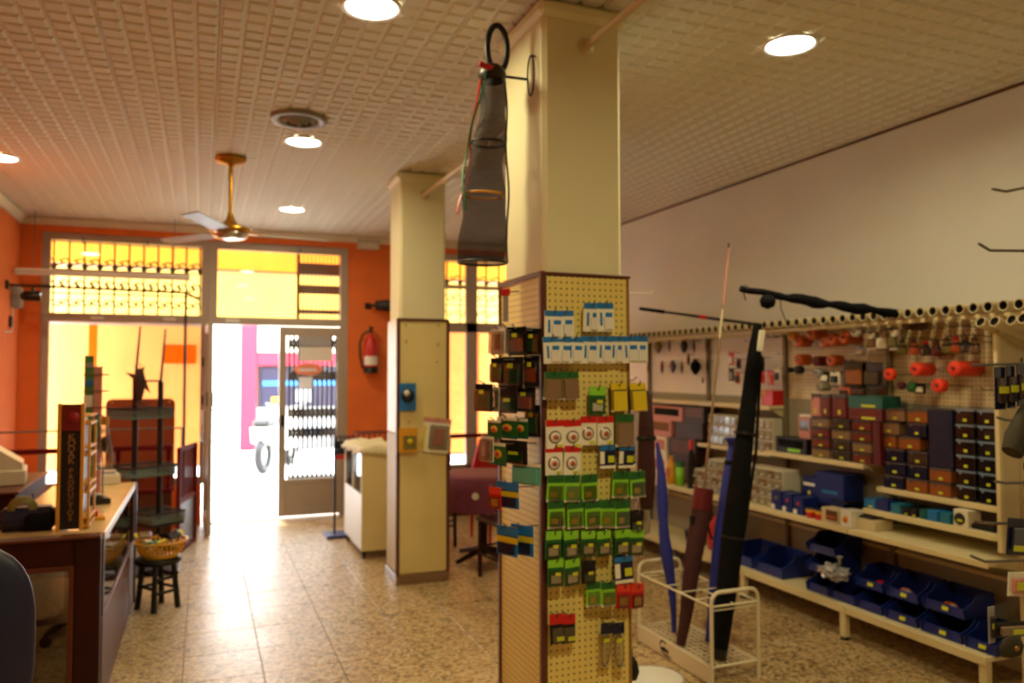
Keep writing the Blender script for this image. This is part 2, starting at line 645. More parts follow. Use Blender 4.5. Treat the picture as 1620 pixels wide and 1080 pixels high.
rest_c.box2((XL, YB, H-.012), (xl0-.003, YF, H))
for x, y, vis in cc:
    if vis:
        link_mesh('ceiling_tile', pt_me, M['tile'], ce, (x, y, H))
    else:
        rest_c.box((x, y, H-.006), (.497, .497, .012))
part('ceiling_tiling', rest_c, M['tile'], ce)['kind'] = 'stuff'

struct('wall_right', MB().box2((XR, YB-.2, -.2), (XR+.2, YF+.2, H+.2)), M['wall'])
struct('wall_left', MB().box2((XL-.2, YB-.2, -.2), (XL, YF+.2, H+.2)), M['orange'])
struct('wall_back', MB().box2((XL-.2, YB-.2, -.2), (XR+.2, YB, H+.2)), M['backwall'])
# front wall: solid strips round the two openings
OX0, OX1, RX0, RX1, OZ, SILL = -1.50, 1.52, 2.42, 3.86, 2.995, .42
fw = MB()
for a, b in (((XL-.2, YF, -.2), (OX0, YF+.18, H+.2)), ((OX0, YF, OZ), (OX1, YF+.18, H+.2)), ((OX1, YF, -.2), (RX0, YF+.18, H+.2)),
             ((RX0, YF, OZ), (RX1, YF+.18, H+.2)), ((RX1, YF, -.2), (XR+.2, YF+.18, H+.2)), ((OX0, YF, -.2), (.0, YF+.18, SILL)),
             ((RX0, YF, -.2), (RX1, YF+.18, SILL))):
    fw.box2(a, b)
struct('wall_front', fw, M['orange'])
# plaster coving round the room
cove = [(0, 0), (0, -.075), (.012, -.075), (.06, -.02), (.06, 0)]
struct('trim_1', MB().prism([(YF-u, H+v-.017) for u, v in cove], XL, XR, 'X'), M['cream'])
struct('trim_2', MB().prism([(XL+u, H+v-.017) for u, v in cove], YB, YF, 'Y'), M['cream'])
struct('trim_3', MB().box2((XR-.012, YB, H-.03), (XR, YF, H-.017)), M['brown'])

# ------------------------------------------------------------------ shop front: frames, glass, door leaves
def frame_rect(mb, x0, x1, z0, z1, w, y=YF+.02, d=.07, ch=.004):
    mb.box2((x0, y, z0), (x0+w, y+d, z1), 0, ch)
    mb.box2((x1-w, y, z0), (x1, y+d, z1), 0, ch)
    mb.box2((x0+w, y, z0), (x1-w, y+d, z0+w), 0, ch)
    mb.box2((x0+w, y, z1-w), (x1-w, y+d, z1), 0, ch)


def pane(parent, x0, x1, z0, z1, y=YF+.055):
    return part('pane', MB().box2((x0, y, z0), (x1, y+.006, z1)), GLASS, parent)


w1 = MB()
frame_rect(w1, OX0, .05, SILL, OZ, .075)
w1.box2((OX0+.075, YF+.02, 2.10), (-.025, YF+.09, 2.19), 0, .004)
win1 = struct('window_1', w1, M['alu'])
pane(win1, OX0+.075, -.025, 2.19, OZ-.075)
pane(win1, OX0+.075, -.025, SILL+.075, 2.10)
part('catch', MB().box((-1.0, YF+.01, 2.145), (.12, .02, .03), 0, None, .004), M['white'], win1)
part('catch', MB().box((-.33, YF+.01, 2.145), (.12, .02, .03), 0, None, .004), M['white'], win1)
for hx in (-1.14, -.55):
    part('hook', MB().tube([(hx, YF+.02, 2.95), (hx, YF-.03, 2.95), (hx+.01, YF-.03, 2.90), (hx+.01, YF-.01, 2.88)], .006, 6), M['steel'], win1)
w2 = MB()
frame_rect(w2, .05, OX1, 2.10, OZ, .085)
w2.box2((.05, YF+.02, 0), (.085, YF+.09, 2.10), 0, .004)
w2.box2((OX1-.085, YF+.02, 0), (OX1, YF+.09, 2.10), 0, .004)
win2 = struct('window_2', w2, M['alu'])
pane(win2, .135, OX1-.085, 2.185, OZ-.085)
part('catch', MB().box((.29, YF+.01, 2.145), (.14, .02, .03), 0, None, .004), M['white'], win2)
part('hook', MB().tube([(.98, YF+.02, 2.955), (.98, YF-.03, 2.955), (.99, YF-.03, 2.91)], .007, 6), M['steel'], win2)
w3 = MB()
frame_rect(w3, RX0, RX1, SILL, OZ, .075)
w3.box2((RX0+.075, YF+.02, 2.06), (RX1-.075, YF+.09, 2.18), 0, .004)
w3.box2((2.93, YF+.02, SILL), (3.07, YF+.09, OZ), 0, .004)
w3.box2((RX0+.075, YF+.03, 2.58), (RX1-.075, YF+.08, 2.62), 0, .004)
win3 = struct('window_3', w3, M['alu'])
for a, b in ((RX0+.075, 2.93), (3.07, RX1-.075)):
    pane(win3, a, b, 2.18, 2.58)
    pane(win3, a, b, 2.62, OZ-.075)
    pane(win3, a, b, SILL+.075, 2.06)


def leaf(name, x0, x1, y, parent_rot=0.0, loc=(0, 0, 0), kick=.36):
    """a glazed metal door leaf built in its own frame: x from 0, front at y 0"""
    w = x1-x0
    mb = MB()
    for a, b in (((0, 0, .02), (.075, .045, 2.09)), ((w-.075, 0, .02), (w, .045, 2.09)), ((.075, 0, 1.99), (w-.075, .045, 2.09)),
                 ((.075, 0, .02), (w-.075, .045, .09)), ((.075, 0, kick), (w-.075, .045, kick+.06))):
        mb.box2(a, b, 0, .004)
    mb.box2((.075, .012, .09), (w-.075, .033, kick))
    o = struct(name, mb, M['alu'])
    o.location = loc
    o.rotation_euler = (0, 0, parent_rot)
    part('pane', MB().box2((.075, .02, kick+.06), (w-.075, .026, 1.99)), GLASS, o)
    return o


d1 = leaf('door_1', 0, .71, 0, -PI/2+.05, (.012, YF-.01, 0), .10)      # left leaf, swung into the shop
part('pull_handle', MB().tube([(.65, .045, .92), (.65, .10, .92), (.65, .10, 1.22), (.65, .045, 1.22)], .011, 8)
     .tube([(.65, 0, .92), (.65, -.05, .92), (.65, -.05, 1.22), (.65, 0, 1.22)], .011, 8), M['chrome'], d1)
part('lock', MB().box2((.62, -.012, 1.26), (.69, .057, 1.40), 0, .004), M['black'], d1)
for z in (.9, 1.3, 1.7):
    part('hinge', MB().tube([(.0, -.01, z-.05), (.0, -.01, z+.05)], .012, 8), M['black'], d1)
d2 = leaf('door_2', 0, .70, 0, 0, (.775, YF+.015, 0), .36)
part('lock', MB().box2((.02, -.015, 1.0), (.06, 0, 1.12), 0, .003), M['black'], d2)
struct('trim_4', MB().box2((.05, YF-.02, 0), (.775, YF+.12, .012)), M['steel'])
# bolt on the floor track
# ------------------------------------------------------------------ wrought-iron grilles in the transoms
def scroll(c, r, turns, a0, s=1, n=14):
    return [(c[0]+s*r*(1-.75*t/n)*math.cos(a0+turns*2*PI*t/n), c[1], c[2]+r*(1-.75*t/n)*math.sin(a0+turns*2*PI*t/n)) for t in range(n+1)]


def grille(label, x0, x1, z0, z1, n, y=YF+.14):
    t = thing('window_grille', label, 'grille', ((x0+x1)/2, y, z0))
    ox, oz = (x0+x1)/2, z0
    hb = MB()
    for z in (z0+.01, z0+.30*(z1-z0), z0+.62*(z1-z0), z1-.01):
        hb.box2((x0-ox, -.006, z-oz-.006), (x1-ox, .006, z-oz+.006))
    part('rail', hb, M['iron'], t)
    st = (x1-x0)/n
    for i in range(n):
        x = x0+st*(i+.5)-ox
        part('bar', MB().box2((x-.009, -.006, 0), (x+.009, .006, z1-oz)), M['iron'], t)
        sc = MB()
        h = z1-z0
        for zz, r in ((.72*h, .045), (.42*h, .05), (.17*h, .04)):
            for s in (-1, 1):
                sc.tube(scroll((x+s*r*1.02, 0, zz), r, .9, PI if s > 0 else 0, 1, 9), .0085, 5)
        sc.lathe([(0, -.05), (.034, 0), (0, .05)], (x, 0, .66*h), 5)
        part('scroll', sc, M['iron'], t)['kind'] = 'stuff'
    return t


grille('black scrolled iron grille in the transom left of the shop door', OX0+.02, .03, 2.17, 2.93, 11)
g3 = grille('black scrolled iron grille in the transom of the right shop window', RX0+.05, RX1-.05, 2.17, 2.93, 8)
# rolled brown bars seen behind the door transom
t = thing('roller_grille', 'brown slatted roller grille with two thick bars behind the right end of the door transom', 'grille', (1.22, YF+.215, 2.18))
for z, h in ((.07, .05), (.30, .10), (.52, .13)):
    part('slat', MB().box2((-.22, -.01, z), (.24, .015, z+h), 0, .004), M['brown'], t)
for i in range(11):
    part('rod', MB().tube([(-.21+i*.044, .02, 0), (-.21+i*.044, .02, .82)], .006, 6), M['brown'], t)
part('post', MB().box2((-.245, -.01, 0), (-.22, .02, .82)), M['brown'], t)

# folding lattice gate outside the fixed door leaf, with the cards fixed to it
t = thing('folding_gate', 'dark folding scissor gate drawn across outside the fixed right door leaf', 'gate', (1.13, YF+.2, .05))
gx0, gx1, gn = -.23, .29, 11
for i in range(gn):
    x = gx0+(gx1-gx0)*i/(gn-1)
    part('upright', MB().box2((x-.012, -.006, 0), (x+.012, .006, 2.0)), M['iron'], t)
for z in (.33, .86, 1.08, 1.5, 1.86):
    lat = MB()
    for i in range(gn-1):
        x = gx0+(gx1-gx0)*i/(gn-1)
        w = (gx1-gx0)/(gn-1)
        for s in (0, 1):
            lat.tube([(x, .012, z+(.075 if s else -.075)), (x+w, .012, z+(-.075 if s else .075))], .012, 5)
    part('lattice', lat, M['iron'], t)['kind'] = 'stuff'
for nm, lb, x0, y0, x1, y1, mm in (
        ('sign_card', 'narrow blue-grey card high on the folding gate', 474, 532, 524, 547, 'greyp'),
        ('sign_card', 'wide cream card below the blue-grey card on the folding gate', 474, 549, 526, 571, 'cream'),
        ('sign_card', 'white square card with a tag below the orange oval on the folding gate', 473, 596, 494, 614, 'white')):
    a, b = at(x0, y1, 'Y', YF+.16), at(x1, y0, 'Y', YF+.16)
    r = solo(nm, MB().box2((a.x, YF+.155, a.z), (b.x, YF+.165, b.z), 0, .003), M[mm], lb, 'card')
a = at(488, 584, 'Y', YF+.15)
t = thing('oval_sign', 'orange oval shop sign with pale lettering hung on the folding gate', 'sign', (a.x, a.y, a.z))
part('plate', MB().lathe([(0, -.006), (.15, -.006), (.155, 0), (.15, .006), (0, .006)], (0, 0, 0), 28, 0, 'Y').mesh('plate'), mat('oval_orange', rgb(232, 120, 70), .5), t).scale = (1, 1, .44)
part('lettering_stroke', MB().tube([(-.11+.2*i/30, -.009, -.006+.016*math.sin(i*1.25)) for i in range(31)], .009, 6), M['white'], t)

# ------------------------------------------------------------------ outside: street, house across, motorbike, awning
struct('trim_5', MB().box2((-9, YF+.15, -.22), (14, 30, -.02)), M['pave'])
h = thing('street_house', 'white house across the street with a pink door surround and a dark shop window', 'building', (at(380, 600, 'Y', 17).x+.62, 17, 0))
part('wall', MB().box2((-11, .0, -.02), (-.62, 2, 6)).box2((3.0, 0, -.02), (13, 2, 6)).box2((-.62, 0, 2.75), (3.0, 2, 6)).box2((-.62, .6, -.02), (3.0, 2, 2.75)), M['facade'], h)
part('door_surround', MB().box2((-.62, -.12, 0), (-.30, .1, 2.75), 0, .01), M['pinkred'], h)
part('door_surround', MB().box2((1.65, -.12, 0), (2.0, .1, 2.75), 0, .01), M['pinkred'], h)
part('lintel', MB().box2((-.30, -.10, 1.72), (1.65, .1, 1.98), 0, .01), M['pinkred'], h)
part('lintel', MB().box2((-.62, -.12, 2.60), (2.0, .1, 2.78), 0, .01), M['pinkred'], h)
wn = part('shop_window', MB().box2((-.22, .05, .85), (1.6, .12, 1.70), 0, .01), M['navy'], h)
part('window_stripe', MB().box2((-.18, .03, 1.30), (1.5, .05, 1.40)), M['blue2'], wn)
part('window_poster', MB().box2((.0, .03, .95), (.2, .05, 1.06)), M['basket'], wn)
part('window_poster', MB().box2((.5, .03, .95), (.8, .05, 1.22)), M['greyp'], wn)
part('apron', MB().box2((-.30, .02, 0), (1.65, .1, .85)), M['greyp'], h)
part('shutter_box', MB().box2((-.28, .02, 2.0), (1.62, .1, 2.6)), M['cream'], h)

bx = at(438, 700, 'Y', 13.6).x
mb_ = thing('motorbike', 'white motor scooter parked on the street outside the open door', 'motorbike', (bx, 13.6, -.02), 1.15)
for x in (-.62, .62):
    w = part('wheel', MB().lathe([(.17, -.05), (.25, -.06), (.29, -.03), (.29, .03), (.25, .06), (.17, .05)], (x, 0, .29), 24, 0, 'Y'), M['black'], mb_)
    part('hub', MB().lathe([(0, -.05), (.16, -.04), (.17, 0), (.16, .04), (0, .05)], (x, 0, .29), 16, 0, 'Y'), M['chrome'], w)
part('body', MB().prism([(-.75, .5), (-.2, .38), (.15, .3), (.38, .34), (.45, .75), (.35, .85), (.2, .5), (-.1, .52), (-.2, .72), (-.8, .74)], -.15, .15, 'Y'), M['white'], mb_)
part('seat', MB().box((-.42, 0, .80), (.75, .26, .12), 0, None, .04), M['black'], mb_)
part('handlebar', MB().tube([(.42, -.34, 1.06), (.40, -.1, 1.0), (.40, .1, 1.0), (.42, .34, 1.06)], .018, 8).tube([(.40, 0, 1.0), (.6, 0, .35)], .035, 8), M['greyp'], mb_)
part('headlamp', MB().lathe([(0, .06), (.07, .05), (.09, 0), (.05, -.06), (0, -.07)], (.47, 0, .92), 16, 0, 'X'), M['chrome'], mb_)
part('front_shield', MB().prism([(.36, .32), (.52, .34), (.58, .95), (.46, .98)], -.2, .2, 'Y'), M['white'], mb_)

def awning(label, x0, x1, stripes):
    t = thing('awning', label, 'awning', ((x0+x1)/2, YF+.2, 2.2))
    ox = (x0+x1)/2
    edges = sorted({x0, x1} | {e for s in stripes for e in s})
    for a, b in zip(edges[:-1], edges[1:]):
        st = any(s[0] <= (a+b)/2 <= s[1] for s in stripes)
        n = max(2, int((b-a)/.18))
        c = MB()
        vs, fs = [], []
        for k, z in enumerate((2.13, 1.8, 1.4, 1.0, .52)):
            for i in range(n+1):
                x = a+(b-a)*i/n
                vs.append((x-ox, .78+.012*math.sin(x*17)+.01*math.sin(x*41)*k/4, z-2.2))
        for k in range(4):
            for i in range(n):
                fs.append((k*(n+1)+i, k*(n+1)+i+1, (k+1)*(n+1)+i+1, (k+1)*(n+1)+i))
        c.add(vs, fs, 0, True)
        part('awning_stripe' if st else 'curtain_panel', c, M['awno'] if st else M['awn'], t)
        s = MB()
        s.add([(a-ox, 0, 1.12), (b-ox, 0, 1.12), (b-ox, .80, .60), (a-ox, .80, .60)], [(0, 1, 2, 3)])
        part('canopy_panel', s, M['awny'], t)
        part('valance', MB().box2((a-ox, .797, -.02), (b-ox, .803, .60)), M['awnv'], t)
    part('roller', MB().tube([(x0-ox, .80, .60), (x1-ox, .80, .60)], .018, 8), M['greyp'], t)
    part('curtain_rod', MB().tube([(x0-ox, .78, -.06), (x1-ox, .78, -.06)], .012, 6), M['greyp'], t)
    part('hem_bar', MB().tube([(x0-ox, .78, -1.69), (x1-ox, .78, -1.69)], .014, 6), M['greyp'], t)
    return t


ya = YF+.98
sA, sB = at(139, 600, 'Y', ya).x, at(153, 600, 'Y', ya).x
awning('cream sun awning and drop curtain with an orange stripe outside the left shop window', -2.6, -.02, [(sA, sB)])
sC, sD = at(738, 600, 'Y', ya).x, at(758, 600, 'Y', ya).x
awning('cream sun awning and drop curtain with an orange stripe outside the right shop window', 2.0, 4.6, [(sC, sD), (sC+.9, sD+.9)])
t = thing('awning', 'short yellow awning over the open shop door, without a drop curtain', 'awning', (.8, YF+.2, 3.3))
part('canopy_panel', MB().add([(-.78, 0, .02), (1.15, 0, .02), (1.15, .80, -.50), (-.78, .80, -.50)], [(0, 1, 2, 3)]), M['awny'], t)
part('roller', MB().tube([(-.78, .80, -.50), (1.15, .80, -.50)], .018, 8), M['greyp'], t)
part('valance', MB().box2((-.78, .797, -1.08), (1.15, .803, -.5)), M['awnv'], t)
a, b = at(258, 575, 'Y', ya-.06), at(311, 545, 'Y', ya-.06)
solo('banner', MB().box2((a.x, ya-.065, a.z), (b.x, ya-.06, b.z)), M['red_sheer'], 'small orange cloth banner against the awning left of the door post', 'banner')

# ------------------------------------------------------------------ ceiling lights, vent, fan
LENS = mat_emit('lamp_lens', (1, .93, .74, 1), 9.0)


def downlight(x, y, label, r=.108, watt=LAMP_WATT):
    t = thing('downlight', label, 'ceiling light', (x, y, H-.017), 0, 'recessed ceiling lights')
    part('trim_ring', MB().lathe([(r, 0), (r+.012, -.008), (r+.02, -.006), (r+.024, 0)], (0, 0, 0), 32), M['white'], t)
    part('lens', MB().lathe([(0, -.012), (r*.7, -.010), (r, -.002), (r, 0), (0, 0)], (0, 0, 0), 32), LENS, t)
    l = bpy.data.lights.new('lamp', 'AREA')
    l.shape = 'DISK'
    l.size = 2*r
    l.energy = watt
    l.color = LAMP_COL
    l.spread = math.radians(168)
    lo = bpy.data.objects.new('lamp', l)
    COL.objects.link(lo)
    lo.parent = t
    lo.location = (0, 0, -.02)
    return t


for x, y, lb in ((.644, 3.228, 'round lit downlight cut by the top edge, left of the near column'),
                 (.607, 5.317, 'round lit downlight next to the round ceiling vent'),
                 (.767, 7.595, 'round lit downlight nearest the shop door, beyond the ceiling fan'),
                 (2.557, 2.887, 'round lit downlight over the right aisle, right of the near column'),
                 (-1.37, 6.495, 'round lit downlight at the left edge near the orange wall'),
                 (.9, .6, 'round lit downlight out of frame over the photographer')):
    downlight(x, y, lb, .108, LAMP_WATT*(3.0 if 'photographer' in lb else 1.4 if 'right aisle' in lb else 1.0))

t = thing('ceiling_vent', 'round metal ceiling vent beside a lit downlight', 'vent', (.523, 4.823, H-.017))
part('flange', MB().lathe([(.11, 0), (.165, 0), (.17, -.012), (.16, -.022), (.13, -.022), (.115, -.01), (.11, 0)], (0, 0, 0), 36), M['greyp'], t)
for r, z in ((.105, -.02), (.07, -.03), (.035, -.04)):
    part('cone_ring', MB().lathe([(r-.03, z-.012), (r, z+.012), (r-.002, z+.016), (r-.032, z-.008)], (0, 0, 0), 28), M['greyp'], t)
part('duct', MB().lathe([(0, -.002), (.11, -.002), (.11, 0)], (0, 0, 0), 28), M['hole'], t)

fx, fy = .171, 5.897
t = thing('ceiling_fan', 'brass ceiling fan on a long rod in front of the shop door', 'ceiling fan', (fx, fy, H-.017))
part('canopy', MB().lathe([(0, 0), (.105, 0), (.11, -.015), (.095, -.04), (.03, -.055), (.014, -.07), (0, -.07)], (0, 0, 0), 28), M['brass'], t)
part('rod', MB().tube([(0, 0, -.06), (0, 0, -.46)], .015, 12), M['brass'], t)
part('motor_housing', MB().lathe([(.016, -.40), (.03, -.45), (.06, -.485), (.14, -.51), (.145, -.53), (.12, -.55)], (0, 0, 0), 32), M['brass'], t)
part('cap', MB().lathe([(.12, -.55), (.125, -.565), (.10, -.585), (.05, -.595), (0, -.598)], (0, 0, 0), 32), M['chrome'], t)
for k in range(3):
    a = .15+k*2*PI/3
    b = part('blade', MB().box((.45, 0, -.545), (.52, .115, .008), 0, (math.radians(10), 0, 0), .003), M['greyp'], t, None, (0, 0, a))
    part('blade_arm', MB().box((.16, 0, -.54), (.14, .03, .01), 0, None, .002), M['brass'], b)

# ------------------------------------------------------------------ columns
def hook_mb(l=.16, r=.0028):
    return MB().tube([(0, 0, 0), (0, -l*.85, 0), (0, -l, .018)], r, 6)


def column(label, x0, x1, y0, y1, faces, base_h, board_z):
    cx, cy = (x0+x1)/2, (y0+y1)/2
    t = thing('column', label, 'column', (cx, cy, 0))
    w, d = (x1-x0)/2, (y1-y0)/2
    sh = MB().box((0, 0, H/2-.01), (2*w, 2*d, H-.02), 0, None, .018)
    part('shaft', sh, M['wallc'], t)
    part('plinth', MB().box((0, 0, .035), (2*w+.05, 2*d+.05, .07), 0, None, .004), M['marble'], t)
    part('crown', MB().box((0, 0, H-.055), (2*w+.05, 2*d+.05, .07), 0, None, .02), M['wallc'], t)
    return t, w, d


M['wallc'] = mat('column_cream_paint', rgb(232, 227, 184), .6, scale=2.5, var=.05, bump=.05)
M['marble'] = mat('brown_marble', rgb(138, 108, 78), .3, scale=40, var=.4)
NX0, NX1, NY0, NY1 = 1.283, 1.647, 2.885, 3.33
near, nw, nd = column('near square column clad in yellow pegboard below bare cream plaster', NX0, NX1, NY0, NY1, None, .07, 2.0)
BZ = 1.985
# front board (faces the camera), left board, right board, back board
part('pegboard', MB().box((0, 0, 0), (.386, .012, BZ-.08), 0, None, .002), M['peg'], near, (0, -nd-.012, .08+(BZ-.08)/2))
part('pegboard', MB().box((0, 0, 0), (.44, .012, BZ-.08), 0, None, .002), M['peg'], near, (-nw-.012, 0, .08+(BZ-.08)/2), (0, 0, -PI/2))
part('pegboard', MB().box((0, 0, 0), (.44, .012, BZ-.08), 0, None, .002), M['peg'], near, (nw+.012, 0, .08+(BZ-.08)/2), (0, 0, PI/2))
for sx, sy in ((-1, -1), (1, -1), (-1, 1), (1, 1)):
    part('edge_trim', MB().box((sx*(nw+.012), sy*(nd+.012), .07+BZ/2-.03), (.026 if sx < 0 else .012, .026, BZ-.05), 0, None, .003), M['trimwood'] if sx < 0 else M['pegtrim'] if 'pegtrim' in M else M['trimwood'], near)
part('top_trim', MB().box((0, -nd-.014, BZ+.008), (2*nw+.05, .024, .014), 0, None, .003), M['trimwood'], near)
part('top_trim', MB().box((-nw-.014, 0, BZ+.008), (.024, 2*nd+.04, .022), 0, None, .003), M['trimwood'], near)
near_c = Vector(((NX0+NX1)/2, (NY0+NY1)/2, 0))

FX0, FX1, FY0, FY1 = 1.385, 1.748, 5.81, 6.15
far, fw_, fd_ = column('far square column clad in plain yellowed board below bare cream plaster', FX0, FX1, FY0, FY1, None, .07, 2.0)
part('board', MB().box((0, -fd_-.01, 1.03), (2*fw_+.03, .012, 1.9), 0, None, .002), mat('yellowed_board', rgb(226, 208, 140), .5, scale=3, var=.1), far)
part('board', MB().box((-fw_-.01, 0, .60), (.012, 2*fd_, 1.04), 0, None, .002), M['ivory2'], far)
part('mirror_board', MB().box((-fw_-.01, 0, 1.56), (.012, 2*fd_, .86), 0, None, .002), M['white'], far)
for sx in (-1, 1):
    part('edge_trim', MB().box((sx*(fw_+.014), -fd_-.010, 1.03), (.026, .024, 1.93), 0, None, .003), M['trimwood'], far)
part('top_trim', MB().box((0, -fd_-.012, 1.99), (2*fw_+.05, .024, .022), 0, None, .003), M['trimwood'], far)
far_c = Vector(((FX0+FX1)/2, (FY0+FY1)/2, 0))
for px, py in ((641, 515), (693, 515), (642, 540), (692, 545), (690, 573), (645, 615), (646, 668), (688, 665)):
    q = at(px, py, 'Y', FY0-.016)
    part('nail', MB().tube([(0, 0, 0), (0, -.04, .006)], .004, 6), M['steel'], far, (q.x-far_c.x, q.y-far_c.y, q.z))

# white conduit pipes under the ceiling
def pipe(label, p0, p1):
    m = (Vector(p0)+Vector(p1))/2
    t = thing('ceiling_pipe', label, 'pipe', m)
    part('tube', MB().tube([Vector(p0)-m, Vector(p1)-m], .017, 12), M['pvc'], t)
    for p, s in ((p0, 1), (p1, -1)):
        d = (Vector(p1)-Vector(p0)).normalized()*s
        part('flange', MB().lathe([(0, 0), (.034, 0), (.036, .008), (.024, .016), (.018, .02)], (0, 0, 0), 20, 0, 'Y'), M['pvc'], t, Vector(p)-m, (0, 0, 0) if s > 0 else (0, 0, PI))


pipe('cream pipe running under the ceiling between the two columns', (1.573, NY1+.001, 2.955), (1.573, FY0-.001, 2.955))
pipe('cream pipe running from the near column towards the camera', (1.475, YB+.001, 2.955), (1.475, NY0-.001, 2.955))

# ------------------------------------------------------------------ keepnet on the near column's left face
q = at(800, 128, 'Y', 3.05)
t = thing('keepnet', 'long black mesh keepnet hanging high on the left face of the near column', 'net', (1.14, 3.05, 0))
netm = mat('black_net', rgb(30, 24, 26), .8, var=.3, scale=120, alpha=.55)
zt, zb = at(800, 125, 'Y', 3.05).z, at(790, 417, 'Y', 3.05).z
prof = []
n, k = 20, 40
vs, fs = [], []
for i in range(k+1):
    f = i/k
    z = zt+(zb-zt)*f
    ra = .045+.055*min(1, f*1.2)+.006*math.sin(f*23)
    rb = .05+.03*f
    ox = -.02-.05*f+.012*math.sin(f*9)
    for j in range(n):
        a = 2*PI*j/n
        rr = 1+.10*math.sin(3*a+f*6)
        vs.append((ox+ra*rr*math.cos(a), rb*rr*math.sin(a), z))
for i in range(k):
    for j in range(n):
        fs.append((i*n+j, i*n+(j+1) % n, (i+1)*n+(j+1) % n, (i+1)*n+j))
part('mesh_tube', MB().add(vs, fs, 0, True), netm, t)
for f, c in ((.0, 'black'), (.36, 'iron'), (.64, 'basket'), (1.0, 'black')):
    z = zt+(zb-zt)*f
    ra = .047+.055*min(1, f*1.2)
    ox = -.02-.05*f+.012*math.sin(f*9)
    part('hoop', MB().tube([(ox+ra*math.cos(a), (.052+.03*f)*math.sin(a), z) for a in [2*PI*i/24 for i in range(24)]], .006, 6, 0, True, True), M[c], t)
for c, ph, mm in ((0, 2.6, 'red'), (1, 3.2, 'dgreen'), (2, -.3, 'black')):
    pts = []
    for i in range(24):
        f = i/23
        z = zt+(zb-zt)*f*(.75 if c < 2 else 1)
        ra = .052+.055*min(1, f*1.2)
        ox = -.02-.05*f
        a = ph+.5*math.sin(f*7+c)
        pts.append((ox+ra*math.cos(a), -.02+(.056+.03*f)*math.sin(a), z))
    part('cord', MB().tube(pts, .0045, 5), M[mm], t)
# the net's landing ring: a flattened black loop standing up from the collar
zr = (zt+.12)
part('top_ring', MB().tube([(-.0+.045*math.cos(a), -.01, zr+.10*math.sin(a)) for a in [2*PI*i/28 for i in range(28)]], .013, 8, 0, True, True), M['black'], t)
part('collar', MB().lathe([(.05, -.02), (.062, .0), (.055, .03), (.03, .05)], (-.02, 0, zt), 18), M['black'], t)
part('tag', MB().box((-.06, -.05, zt+.02), (.07, .01, .022), 0, (0, .2, 0)), M['red'], t)
part('strap', MB().tube([(.02, 0, zt+.01), (NX0-1.14-.002, 0, zt+.012)], .006, 6), M['black'], t)
t2 = solo('shadow_loop', MB().tube([(.0, .035*math.cos(a), .085*math.sin(a)) for a in [2*PI*i/24 for i in range(24)]], .0035, 6, 0, True, True).tube([(.0, 0, .085), (.02, 0, .085)], .004, 6),  # dark loop modelled in place of a hook's cast shadow
          M['iron'], 'thin dark modelled shadow loop on the near column beside the keepnet', 'hook', (NX0-.02, 2.97, at(845, 125, 'Y', 3.0).z))

# ------------------------------------------------------------------ glass counters on the left
CX, CY0, CY1, CZ = -.43, 4.2, 6.06, .82
t = thing('display_counter', 'long dark red wood display counter with a glass front, running toward the shop door', 'counter', ((CX-.5)+.25, (CY0+CY1)/2, 0))
o = Vector(t.location)


def lp(mb, mats, name, label=None, par=None):
    mb.v = [(v[0]-o.x, v[1]-o.y, v[2]-o.z) for v in mb.v]
    return part(name, mb, mats, par or t, None, None, label)


CB = CX-.50
lp(MB().box2((CB, CY0+.02, .02), (CX-.02, CY1, .42), 0, .004), M['darkwood'], 'base')
lp(MB().box2((CX-.02, CY0+.02, .0), (CX, CY1, .43), 0, .004), M['trimwood'], 'plinth_board')
for y in (CY0+.025, CY1-.06):
    lp(MB().box2((CX-.055, y, .43), (CX, y+.06, CZ-.02), 0, .004), M['darkwood'], 'corner_post')
lp(MB().box2((CX-.055, CY1-.01, .0), (CX+.012, CY1+.045, CZ), 0, .004), M['darkwood'], 'end_post')
lp(MB().box2((CX-.014, CY0+.085, .43), (CX-.008, CY1-.06, CZ-.03)), CASEGLASS, 'front_glass')
lp(MB().box2((CX-.03, CY0+.03, CZ-.035), (CX+.004, CY1, CZ-.004), 0, .003), M['alu'], 'top_rail')
lp(MB().box2((CB, CY0+.03, CZ-.004), (CX+.004, CY1, CZ+.012), 0, .003), mat('counter_top_cream', rgb(216, 186, 130), .22, scale=8, var=.1), 'counter_top')
lp(MB().box2((CB, CY0+.03, .43), (CB+.02, CY1, CZ-.004), 0, .003), M['darkwood'], 'back_panel')
lp(MB().box2((CB+.02, CY0+.1, .615), (CX-.12, CY1-.07, .623)), CASEGLASS, 'glass_shelf')

t = thing('end_counter', 'dark wood counter end panel with a glass front at the left edge, nearest the camera', 'counter', (-1.0, CY0-.01, 0))
o = Vector(t.location)
gl = at(118, 893, 'Y', CY0-.03)
x0, x1, gz = -1.62, CX-.005, gl.z
gx = gl.x
lp(MB().box2((gx, CY0-.045, 0), (x1, CY0-.005, CZ), 0, .005), M['darkwood'], 'side_panel')
lp(MB().box2((x0, CY0-.045, gz), (gx, CY0-.005, CZ), 0, .004), M['darkwood'], 'top_panel')
lp(MB().box2((x0, CY0-.045, 0), (gx, CY0-.005, .08), 0, .004), M['darkwood'], 'bottom_rail')
fr = MB()
fr.box2((gx-.022, CY0-.052, .08), (gx, CY0-.01, gz), 0, .003)
lp(fr, M['trimwood'], 'glass_bead')
lp(MB().box2((x0, CY0-.052, gz-.022), (gx-.022, CY0-.01, gz), 0, .003), M['trimwood'], 'glass_bead')
lp(MB().box2((x0, CY0-.03, .08), (gx-.022, CY0-.024, gz-.022)), CASEGLASS, 'glass')
lp(MB().box2((x0, CY0-.06, CZ), (x1, CY0+.028, CZ+.014), 0, .004), M['trimwood'], 'top_edge')
lp(MB().box2((-.96, CY0-.005, 0), (-.94, CY0+.3, .78), 0, .004), M['darkwood'], 'inner_divider')

